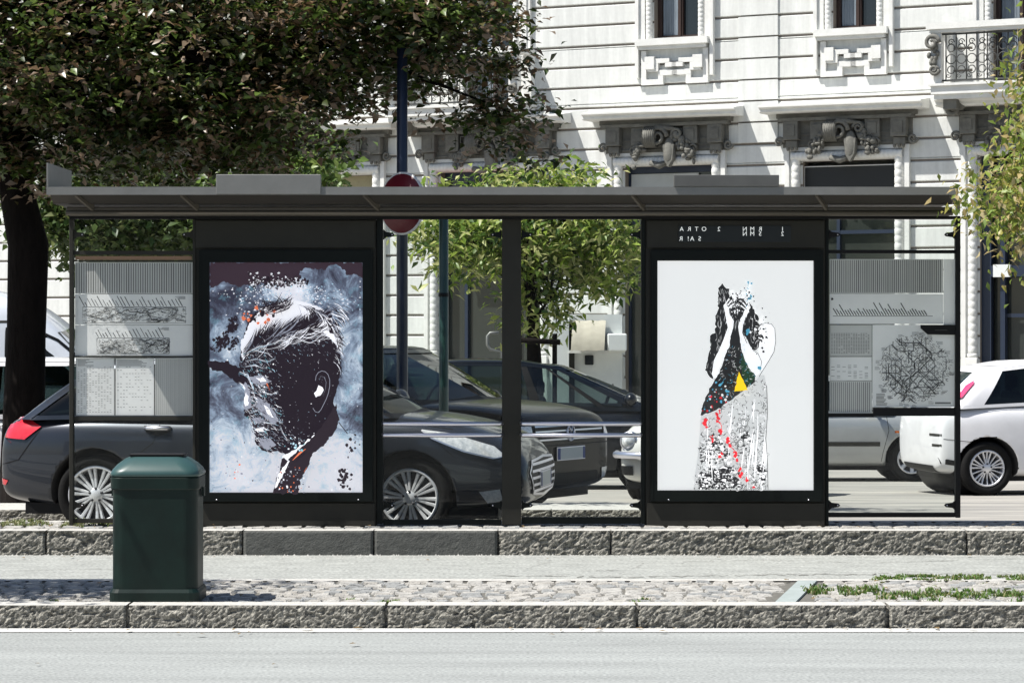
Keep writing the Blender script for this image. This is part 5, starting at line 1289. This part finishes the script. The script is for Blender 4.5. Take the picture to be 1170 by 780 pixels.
        m = MB(); xw_ = xb[3]-.55; m.tube([(xw_+.06*math.cos(q), .36+.18*math.sin(q), zbl+.08+.17*math.cos(q)) for q in [i*.4488 for i in range(15)]], .016, 6); m.box(xb[3]-.42, xb[3]-.1, -.6, .6, zbl-.03, zbl+.045, 0, .02)
        s.part('dashboard', m, M_int)
        for sg in (1, -1):
            x_ = xb[3]-.32; m = MB(); m.ell((x_, sg*(wb+.17), zbl+.10), .08, .12, .085, 14); m.tube([(x_, sg*(wb-.04), zbl+.02), (x_, sg*(wb+.12), zbl+.08)], .025, 8)
            s.part('mirror', m, [P.get('mirror', pm)])
    def wheel(s, x, sg):
        P = s.P; r = P['rw']; rim = P['rim']; y0 = sg*(s.W/2-.045); W_ = .19
        wm = MB(); wm.lathe([(rim, -.02), (rim+.02, 0), (r-.035, .006), (r-.008, -.012), (r, -.04), (r, -W_+.03), (r-.02, -W_), (rim, -W_)], axis='y', n=48)
        M = Matrix.Translation((x, y0, r)) @ (Matrix.Identity(4) if sg > 0 else Matrix.Rotation(math.pi, 4, 'Z'))
        w_ = s.part('wheel', wm.xf(M), [M_tyre])
        m = MB(); m.lathe([(rim+.002, -.022), (rim-.012, -.006), (rim-.022, -.012), (rim-.028, -.05), (rim-.04, -.12)], axis='y', n=48); st = P.get('spokes', 10)
        m.lathe([(0, -.012), (.045, -.012), (.058, -.022), (.066, -.05)], axis='y', n=24)
        R1 = rim-.014
        def sp(q, wi, wo, off=0, r0=.045):
            ca, sa = math.cos(q), math.sin(q); vs = []
            for rr_, ww, yy in ((r0, wi, -.018), (R1*.6, (wi+wo)/2, -.024), (R1, wo, -.010)):
                for k, (tt, dy) in enumerate(((-1, -.016), (-.55, 0), (.55, 0), (1, -.016))):
                    px_, pz_ = rr_, tt*ww+off*(rr_-r0)/(R1-r0); vs.append((px_*ca-pz_*sa, yy+dy, px_*sa+pz_*ca))
            m.add(vs, [(0,1,5,4), (1,2,6,5), (2,3,7,6), (4,5,9,8), (5,6,10,9), (6,7,11,10)])
        if P.get('style') == 'turbine':
            for k in range(10):
                for d_ in (-.115, .115): sp(2*math.pi*k/10+d_*1.0+.15, .011, .017, 0)
        elif P.get('style') == 'double':
            for k in range(5):
                for d_ in (-.16, .16): sp(2*math.pi*k/5+d_+.3, .012, .012, (.02 if d_ > 0 else -.02)); 
                sp(2*math.pi*k/5+.3, .010, .010); sp(2*math.pi*k/5+.3+.63, .008, .010)
        else:
            for k in range(st): sp(2*math.pi*k/st+.2, .022, .030)
        s.part('rim', m.xf(M), [M_rim], w_, fixn=False)
        m = MB(); m.lathe([(0, -.075), (rim-.03, -.075)], axis='y', n=32); 
        m2 = MB(); m2.lathe([(0, -.060), (rim*.62, -.060), (rim*.62, -.072)], axis='y', n=32)
        for k in range(5):
            q = 2*math.pi*k/5+.3; m.lathe([(0, -.009), (.011, -.010), (.011, -.03)], (.052*math.cos(q), 0, .052*math.sin(q)), axis='y', n=10)
        m.join(m2); s.part('brake_disc', m.xf(M), [M_rimd], w_)
    # shapes laid on the body: side poly in (x, z), end poly in (y, z)
    def decal(s, name, poly, face, m, off=.006, thick=.0, parent=None, both=True, cuts=3, dish=0):
        sides = (1, -1) if (both and face == 'side') or (both and face in ('front', 'rear')) else ((-1,) if face == 'side' else (1,))
        split = both and min(abs(p[0]) for p in poly) > .01; mb = MB()
        if face == 'side' or split:
            if len(sides) > 1:
                for sg in sides: o = s._decal(name, poly, face, m, off, thick, parent, (sg,), cuts)
                return o
        return s._decal(name, poly, face, m, off, thick, parent, sides, cuts)
    def _decal(s, name, poly, face, m, off, thick, parent, sides, cuts):
        mb = MB()
        for sg in sides:
            bm = bmesh.new(); vs = [bm.verts.new((p[0], p[1], 0)) for p in poly]; bm.faces.new(vs); bmesh.ops.triangulate(bm, faces=bm.faces)
            bmesh.ops.subdivide_edges(bm, edges=bm.edges, cuts=cuts, use_grid_fill=True); bmesh.ops.triangulate(bm, faces=bm.faces)
            bm.verts.index_update(); out = []
            for v in bm.verts:
                a, z = v.co.x, v.co.y
                if face == 'side': o, d = Vector((a, sg*3, z)), Vector((0, -sg, 0))
                elif face == 'front': o, d = Vector((5, sg*a, z)), Vector((-1, 0, 0))
                elif face == 'rear': o, d = Vector((-5, sg*a, z)), Vector((1, 0, 0))
                else: o, d = Vector((a, 0, 3)), Vector((0, 0, -1))
                h = s.bvh.ray_cast(o, d)
                q = h[0] if h[0] is not None else s.bvh.find_nearest(o+d*1.9)[0]
                n_ = h[1] if h[0] is not None else -d
                out.append(q-d*off*.6+n_*off*.6)
            mb.add(out, [[l.vert.index for l in f.loops] for f in bm.faces], 0, True); bm.free()
        o = s.part(name, mb, m if isinstance(m, list) else [m], parent or s.body, fixn=False)
        if thick:
            md = o.modifiers.new('thickness', 'SOLIDIFY'); md.thickness = thick; md.offset = 0
        return o
    def seam(s, name, pts, face='side', w_=.007, m=None, both=True, off=.003):
        mb = MB(); P_ = []
        for a, b in zip(pts[:-1], pts[1:]):
            n = max(2, int(math.hypot(b[0]-a[0], b[1]-a[1])/.04))
            for k in range(n): P_.append((a[0]+(b[0]-a[0])*k/n, a[1]+(b[1]-a[1])*k/n))
        P_.append(pts[-1])
        for sg in (1, -1) if both else (1,):
            L_ = []
            for i, p in enumerate(P_):
                a = P_[max(i-1, 0)]; b = P_[min(i+1, len(P_)-1)]; d = math.hypot(b[0]-a[0], b[1]-a[1]) or 1; nx, nz = -(b[1]-a[1])/d*w_/2, (b[0]-a[0])/d*w_/2
                for q in (1, -1):
                    u, z = p[0]+nx*q, p[1]+nz*q
                    if face == 'side': o, dd = Vector((u, sg*3, z)), Vector((0, -sg, 0))
                    elif face == 'front': o, dd = Vector((5, sg*u, z)), Vector((-1, 0, 0))
                    elif face == 'top': o, dd = Vector((u, sg*z, 3)), Vector((0, 0, -1))
                    else: o, dd = Vector((-5, sg*u, z)), Vector((1, 0, 0))
                    h = s.bvh.ray_cast(o, dd); v = h[0] if h[0] is not None else s.bvh.find_nearest(o+dd*2)[0]; L_.append(v-dd*off)
            n = len(P_); mb.add(L_, [[2*i, 2*i+1, 2*i+3, 2*i+2] for i in range(n-1)], 0, True)
            if both: s.part(name, mb, [m or M_dark], s.body, fixn=False); mb = MB()
        if both: return
        return s.part(name, mb, [m or M_dark], s.body, fixn=False)
    def handle(s, x, z, m):
        for sg in (1, -1):
            h = s.bvh.ray_cast(Vector((x, sg*3, z)), Vector((0, -sg, 0))); y = h[0].y
            mb = MB(); mb.tube([(x-.11, y+sg*.0, z), (x-.08, y+sg*.035, z+.003), (x+.08, y+sg*.035, z+.003), (x+.11, y, z)], [.012, .017, .017, .012], 8)
            s.part('handle', mb, [m])
    def plate(s, face, z, x=None, blank=True):
        sg = 1 if face == 'front' else -1
        h = s.bvh.ray_cast(Vector((sg*5, 0, z)), Vector((-sg, 0, 0))); X = h[0].x
        m = MB(); a, b = sorted((X+sg*.005, X+sg*.022)); m.box(a, b, -.27, .27, z-.065, z+.065, 2, .004)
        a, b = sorted((X+sg*.0222, X+sg*.026)); m.box(a, b, -.215, .215, z-.055, z+.055, 0); m.box(a, b, -.26, -.2155, z-.055, z+.055, 1); m.box(a, b, .2155, .26, z-.055, z+.055, 1)
        s.part('number_plate', m, [M_plate, M_blue, M_chrome])

def hatch(L=4.2, W=1.76, H=1.48, wx=(-1.28, 1.30), rw=.32, rim=.22, **k):
    P = dict(L=L, W=W, H=H, wx=wx, rw=rw, rim=rim,
        top=[(-L/2, .86), (-L/2+.15, .93), (-L*.25, .95), (0, .95), (L*.20, .955), (L*.245, .955), (L/2-.5, .87), (L/2-.2, .78), (L/2-.05, .69), (L/2, .66)],
        gh=dict(base=[-L/2+.22, -L*.22, .10, L*.265], roof=[-L/2+.62, -L*.2, .02, .42], zbelt=.94, wb=.93, wr=.74))
    P.update(k); return P
def common_side(c, doors, zt=.92, zb=.25):
    for pts in doors: c.seam('door_seam', pts)
# --- 1 grey hatchback close behind the glass
G_paint = paint('paint_graphite', (.026,.031,.042), .42, .32, .6, .4)
P = hatch(L=4.42, W=1.80, H=1.47, wx=(-1.33, 1.26), rw=.325, rim=.236, style='turbine', paint=G_paint, group='parked cars')
P['top'] = [(-2.21, .84), (-2.08, .94), (-1.5, .97), (-.5, .96), (.5, .965), (.98, .985), (1.3, .955), (1.7, .90), (2.0, .80), (2.15, .68), (2.21, .62)]
P['gh'] = dict(base=[-1.98, -1.05, .05, 1.12], roof=[-1.42, -.95, -.05, .32], zbelt=.95, wb=.93, wr=.74, zr=[(-1.5, 1.34), (-.9, 1.41), (-.3, 1.44), (.35, 1.40)], rearlow=.0)
c = Car('parked_car', 'dark grey hatchback parked right behind the shelter glass, red tail light at left', (-1.92, 21.86, .0), -9.4, P)
c.decal('tail_light', [(-2.16, .92), (-1.98, .945), (-1.80, .87), (-1.94, .765), (-2.20, .78)], 'side', M_red, .012)
c.decal('headlight', [(1.36, .865), (1.60, .835), (1.93, .735), (2.02, .66), (1.93, .645), (1.70, .70), (1.45, .80)], 'side', M_lens, .012)
c.seam('headlight_trim', [(1.36, .865), (1.60, .835), (1.93, .735), (2.02, .66), (1.93, .645), (1.70, .70), (1.45, .80), (1.36, .865)], 'side', .012, M_chrome, off=.015)
common_side(c, [[(-.78, .93), (-.83, .75), (-.98, .64)], [(.0, .94), (.02, .28)], [(.95, .90), (.93, .30)], [(-.9, .27), (.9, .26)]])
c.seam('hatch_seam', [(-1.80, .86), (-2.0, .60), (-2.2, .55)])
c.seam('bumper_seam', [(1.45, .80), (1.62, .66)]); c.seam('bonnet_seam', [(.95, .94), (1.3, .915), (1.6, .87)], w_=.006)
c.handle(-.80, .865, M_chrome); c.handle(.22, .86, M_chrome)
c.decal('handle_recess', [(-.92, .885), (-.70, .885), (-.70, .835), (-.80, .80), (-.90, .835)], 'side', M_dark, .003)
c.decal('grille', [(0, .62), (.52, .60), (.62, .52), (.50, .36), (0, .33)], 'front', M_dark, .006)
for z_ in (.585, .53, .475, .42, .37): c.seam('grille_bar', [(-.6+abs(.5-z_)*.6, z_), (.6-abs(.5-z_)*.6, z_)], 'front', .022, M_chrome, both=False, off=.02)
c.seam('grille_surround', [(0, .63), (.53, .61), (.64, .52), (.51, .35), (0, .32)], 'front', .02, M_chrome, off=.018)
c.decal('fog_light', [(1.82, .38), (1.98, .40), (2.0, .31), (1.88, .29)], 'side', M_lens, .01)
c.decal('rear_reflector', [(-2.19, .45), (-2.10, .43), (-2.13, .39), (-2.2, .40)], 'side', M_red, .008)
m = MB(); m.prism([(-1.66, 1.36), (-1.40, 1.425), (-1.30, 1.42), (-1.42, 1.375)], -.60, .60, axis='y'); m.v = [(x, y, z) for x, y, z in m.v]; c.part('spoiler', m, [G_paint])
c.plate('front', .45); c.plate('rear', .62)
# --- 2 black car in three-quarter view
B_paint = paint('paint_black', (.0015,.0015,.002), .0, .25, .2, .15)
P = hatch(L=4.70, W=1.92, H=1.63, wx=(-1.40, 1.36), rw=.33, rim=.22, paint=B_paint, plan=.13, group='parked cars')
P['top'] = [(-2.35, .86), (-2.2, .96), (-1.5, .99), (0, .99), (.8, 1.06), (1.05, 1.09), (1.5, 1.08), (1.95, 1.04), (2.2, .985), (2.31, .95), (2.35, .92)]
P['gh'] = dict(base=[-2.15, -1.05, .02, 1.15], roof=[-1.85, -1.0, -.20, .28], zbelt=.98, wb=.93, wr=.76, fo=.24)
hd = -31
fx, fy = PX(651, 25.2), 25.2
cx_, cy_ = fx-2.35*math.cos(R(hd)), fy-2.35*math.sin(R(hd))
c = Car('parked_car', 'black car seen from the front corner with a blank number plate', (cx_, cy_, -.13), hd, P)
c.decal('grille', [(0, .88), (.62, .87), (.66, .82), (.60, .74), (0, .72)], 'front', M_dark, .005)
for z_ in (.875, .825, .745): c.seam('grille_bar', [(-.64, z_), (.64, z_)], 'front', .016, M_chrome, both=False, off=.016)
c.decal('headlight', [(.69, .88), (.88, .88), (.90, .76), (.84, .72), (.68, .735)], 'front', M_lens, .010)
c.decal('headlight', [(1.98, .92), (2.20, .88), (2.24, .76), (2.10, .78)], 'side', M_lens, .010)
c.decal('intake', [(0, .42), (.55, .42), (.60, .33), (0, .31)], 'front', M_dark, .005)
c.decal('fog_light', [(.64, .44), (.80, .45), (.80, .36), (.66, .34)], 'front', M_lens, .008)
c.seam('bumper_seam', [(-.84, .69), (.84, .69)], 'front', .012, M_dark, both=False)
c.seam('bonnet_seam', [(1.0, .72), (1.6, .70), (2.1, .62)], 'top', .008)
common_side(c, [[(.0, .95), (.0, .30)], [(1.0, .92), (.98, .32)], [(-1.0, .95), (-1.05, .6)]])
h = c.bvh.ray_cast(Vector((5, 0, .80)), Vector((-1, 0, 0)))[0].x+.02
m = MB(); m.tube([(h, .075*math.cos(t*.3927), 0.80+.075*math.sin(t*.3927)) for t in range(17)], .007, 6, cap=False)
for P1, P2 in (((-.03, .065), (0, .005)), ((.03, .065), (0, .005)), ((-.062, .03), (-.028, -.062)), ((-.028, -.062), (0, .002)), ((0, .002), (.028, -.062)), ((.028, -.062), (.062, .03))):
    m.tube([(h, P1[0], 0.80+P1[1]), (h, P2[0], 0.80+P2[1])], .0065, 6)
c.part('badge', m, [M_chrome]); c.plate('front', .605)
for x_, a_ in ((1.27, .1), (1.27, -.55)):
    m = MB(); m.tube([(x_, a_, 1.05), (x_-.32, a_+.42, 1.19)], .009, 5); c.part('wiper', m, [M_dark])
# --- 3 dark blue people carrier behind it
N_paint = paint('paint_midnight', (.004,.006,.010), .1, .3, .4, .3)
P = hatch(L=4.35, W=1.78, H=1.62, wx=(-1.33, 1.33), rw=.31, rim=.2, paint=N_paint, mirror=N_paint, group='parked cars', glass=glass('car_glass_clear', (.5,.58,.56), .7))
P['top'] = [(-2.17, .95), (-2.0, 1.02), (-1, 1.04), (0, 1.03), (.8, 1.02), (1.3, 1.03), (1.6, .99), (1.9, .90), (2.1, .78), (2.17, .7)]
P['gh'] = dict(base=[-2.0, -1.0, -.02, 1.45], roof=[-1.8, -1.0, -.18, .30], zbelt=1.0, wb=.93, wr=.76, blackpil=((3.35, 3.42),), zr=[(-1.8, 1.55), (-.4, 1.60), (.30, 1.52)])
c = Car('parked_car', 'dark blue people carrier in side view behind the black car', (PX(815, 32.6)-2.17, 33.3, -.34), 0, P)
common_side(c, [[(-.05, 1.0), (-.02, .3)], [(1.1, .96), (1.08, .33)]]); c.handle(.15, .93, N_paint)
c.decal('headlight', [(1.75, .86), (2.05, .78), (2.1, .66), (1.85, .72)], 'side', M_lens, .01)
# --- 4 small white classic car
W_paint = paint('paint_cream', (.62,.62,.60), .0, .3)
P = hatch(L=3.0, W=1.34, H=1.38, wx=(-.92, .92), rw=.27, rim=.17, paint=W_paint, crown=.05, plan=.26, group='parked cars')
P['top'] = [(-1.5, .70), (-1.35, .84), (-.9, .90), (0, .91), (.5, .93), (.8, .92), (1.15, .88), (1.38, .80), (1.47, .70), (1.5, .62)]
P['gh'] = dict(base=[-1.0, -.5, .0, .62], roof=[-.65, -.4, -.05, .22], zbelt=.90, wb=.86, wr=.74)
hd = -122; fx, fy = PX(754, 28.8), 28.8
c = Car('parked_car', 'small cream coloured old car with round headlights and chrome bumper', (fx-1.5*math.cos(R(hd)), fy-1.5*math.sin(R(hd)), -.27), hd, P)
for sg in (-1, 1):
    h = c.bvh.ray_cast(Vector((5, sg*.42, .69)), Vector((-1, 0, 0)))[0].x
    m = MB(); m.lathe([(0, .06), (.06, .05), (.085, .02), (.09, .0)], (h+.0, sg*.42, .69), axis='x', n=24, m=0); m.lathe([(.088, .018), (.105, .02), (.112, .0), (.11, -.05)], (h, sg*.42, .69), axis='x', n=24, m=1)
    c.part('headlight', m, [M_lens, M_chrome])
m = MB(); pts = [(1.25, -.68, .54), (1.42, -.6, .54), (1.55, -.35, .54), (1.585, 0, .54), (1.55, .35, .54), (1.42, .6, .54), (1.25, .68, .54)]; m.tube(pts, .04, 10); c.part('bumper', m, [M_chrome])
c.decal('fog_light', [(.34, .42), (.52, .42), (.52, .32), (.34, .32)], 'front', M_dark, .01)
# --- 5 silver car
S_paint = paint('paint_silver', (.42,.43,.43), .5, .35)
P = hatch(L=4.1, W=1.70, H=1.45, wx=(-1.25, 1.28), rw=.31, rim=.20, spokes=7, paint=S_paint, group='parked cars')
c = Car('parked_car', 'silver car seen low through the right glass, partly behind the white hatchback', (PX(1042, 35.7)-1.28, 36.5, -.42), 0, P)
common_side(c, [[(-.05, .93), (-.03, .28)], [(.93, .93), (.96, .70), (.88, .40), (.86, .28)]]); c.seam('rubbing_strip', [(-.9, .52), (.84, .52)], 'side', .06, M_case, off=.015)
c.decal('side_repeater', [(1.04, .70), (1.10, .70), (1.10, .67), (1.04, .67)], 'side', mat('orange_lens', (.5,.12,.02), .2), .008)
# --- 6 white hatchback at the right
Wp = paint('paint_white', (.78,.78,.80), .0, .3)
P = hatch(L=4.05, W=1.72, H=1.49, wx=(-1.45, 1.15), rw=.315, rim=.215, style='double', paint=Wp, group='parked cars', plan=.16)
P['top'] = [(-2.02, .92), (-1.95, 1.02), (-1.2, 1.07), (-.5, 1.07), (.5, 1.05), (.9, 1.04), (1.3, 1.0), (1.7, .90), (1.95, .78), (2.02, .70)]
P['gh'] = dict(base=[-1.88, -.80, .15, 1.15], roof=[-1.42, -.85, .0, .35], zbelt=1.07, wb=.94, wr=.76, zr=[(-1.3, 1.45), (-.85, 1.51), (-.3, 1.54), (.4, 1.50)], paintpil=((5.72, 7.6),), rearlow=.04)
P['H'] = 1.58
c = Car('parked_car', 'white hatchback at the right edge with a pink red tail light', (6.79, 31.55, -.27), 11, P)
m = MB()
for sg in (1, -1):
    q = [c.pt(7.0+u_, t_) for u_, t_ in ((-.30, .30), (.0, .22), (.10, .60), (-.02, .74), (-.24, .66))]; m = MB().add([(x-.025, (y+.03)*sg, z) for x, y, z in q], [(0,1,2,3,4)]); c.part('tail_light', m, [M_pink], c.body, fixn=False)
c.decal('headlight', [(1.5, .84), (1.85, .74), (1.9, .62), (1.6, .72)], 'side', M_lens, .01)
common_side(c, [[(-.62, .95), (-.72, .6), (-.68, .28)], [(1.0, .92), (.98, .3)]]); c.handle(-.35, .88, Wp)
c.seam('bumper_seam', [(-2.0, .66), (-1.62, .62), (-1.58, .5)]); c.decal('bumper_insert', [(-2.0, .44), (-1.66, .37), (-1.70, .33), (-1.98, .37)], 'side', M_dark, .006)
c.decal('bumper_grille', [(-.5, .34), (.5, .34), (.5, .26), (-.5, .26)], 'rear', M_dark, .006, both=False)
c.seam('badge', [(-.72, .70), (-.42, .70)], 'rear', .03, M_case, both=False); c.seam('badge', [(-.72, .58), (-.50, .58)], 'rear', .03, M_case, both=False)
# --- 7 white car at the left, behind the tree
P = hatch(L=4.0, W=1.72, H=1.56, wx=(-1.22, 1.25), rw=.31, rim=.2, paint=Wp, group='parked cars', glass=M_cglass)
c = Car('parked_car', 'white compact car behind the trunk, between the grey hatchback and the van', (-5.55, 28.2, -.2), 186, P)
common_side(c, [[(-.05, .93), (-.03, .28)], [(.93, .93), (.9, .28)]]); c.handle(-.2, .86, Wp)
c.decal('headlight', [(1.5, .84), (1.85, .74), (1.9, .62), (1.6, .72)], 'side', M_lens, .01)
# --- 8 white van
vn = empty('delivery_van', (-7.05, 32.6, -.33), 0, 'white high roofed delivery van behind the big trunk at the left', 'van')
def vring(x, w_, zb, zbelt, zt, tr): return [(x, 0, zt+.05), (x, w_*tr*.7, zt+.03), (x, w_*tr*.95, zt-.07), (x, w_*(tr+1)/2*.99, (zbelt+zt)/2), (x, w_, zbelt), (x, w_*1.02, .8), (x, w_*.98, zb+.1), (x, w_*.93, zb), (x, 0, zb)]
prof = [(-2.75, .25, 2.35, .9), (-2.7, .22, 2.45, .93), (-1.5, .2, 2.48, .94), (0, .2, 2.48, .94), (.75, .2, 2.44, .93), (1.15, .2, 2.28, .90), (1.55, .2, 1.98, .88), (1.95, .2, 1.55, .90), (2.15, .22, 1.32, .92), (2.55, .25, 1.12, .92), (2.7, .3, .95, .90), (2.75, .38, .8, .88)]
rings = []
for x, zb, zt, tr in prof:
    r_ = vring(x, .99*(1-.12*max(0, abs(x)/2.75)**8), zb, min(1.3, zt-.1), zt, tr); rings.append(r_+[(a, -b, c_) for a, b, c_ in r_[-2:0:-1]])
m = MB(); loft(m, rings, 0, True)
def sub(mb, lv=2):
    me = bpy.data.meshes.new('t'); me.from_pydata(mb.v, [], mb.f); ob = bpy.data.objects.new('t', me); COL.objects.link(ob); md = ob.modifiers.new('s', 'SUBSURF'); md.levels = lv; md.render_levels = lv
    e = eval_mesh(ob); bpy.data.objects.remove(ob); o = MB().add([v.co[:] for v in e.vertices], [list(p.vertices) for p in e.polygons], 0, True); return o
vb = sub(m); vo = build('body', vb, [paint('paint_van', (.66,.70,.76), 0, .35)], vn, local=True)
class VD(Car):
    def __init__(s): s.root = vn; s.body = vo; bm = bmesh.new(); bm.from_mesh(vo.data); s.bvh = BVHTree.FromBMesh(bm); bm.free(); s.P = dict(rw=.34, rim=.2, spokes=6); s.W = 1.98; s.L = 5.5
v = VD()
v.decal('side_window', [(.95, 1.34), (2.05, 1.32), (1.98, 1.50), (1.55, 1.86), (1.30, 1.98), (.95, 2.0)], 'side', M_pane, .006)
v.seam('window_trim', [(.95, 1.34), (2.05, 1.32), (1.98, 1.50), (1.55, 1.86), (1.30, 1.98), (.95, 2.0), (.95, 1.34)], 'side', .03, M_dark, off=.010)
v.seam('door_seam', [(.85, 2.1), (.85, .3)]); v.seam('panel_crease', [(-2.5, 2.08), (1.3, 2.08)], w_=.03, m=M_case); v.seam('door_seam', [(-.4, 2.1), (-.4, .3)])
v.decal('windscreen', [(0, 1.32), (.80, 1.32), (.72, 1.95), (0, 2.0)], 'front', M_pane, .006)
v.decal('headlight', [(.6, 1.02), (.88, 1.0), (.88, .8), (.65, .8)], 'front', M_lens, .01)
for sg in (1, -1):
    m = MB(); m.box(1.95, 2.12, min(sg*1.02, sg*1.22), max(sg*1.02, sg*1.22), 1.30, 1.60, 0, .03); v.part('mirror', m, [M_dark])
    for x_ in (-1.6, 1.9): v.wheel(x_, sg)
mm = MB()
for x_ in (-1.6, 1.9): mm.lathe([(0, -.985), (.40, -.985), (.40, .985), (0, .985)], (x_, 0, .34), axis='y', n=30)
v.part('wheel_arch', mm, [M_dark])
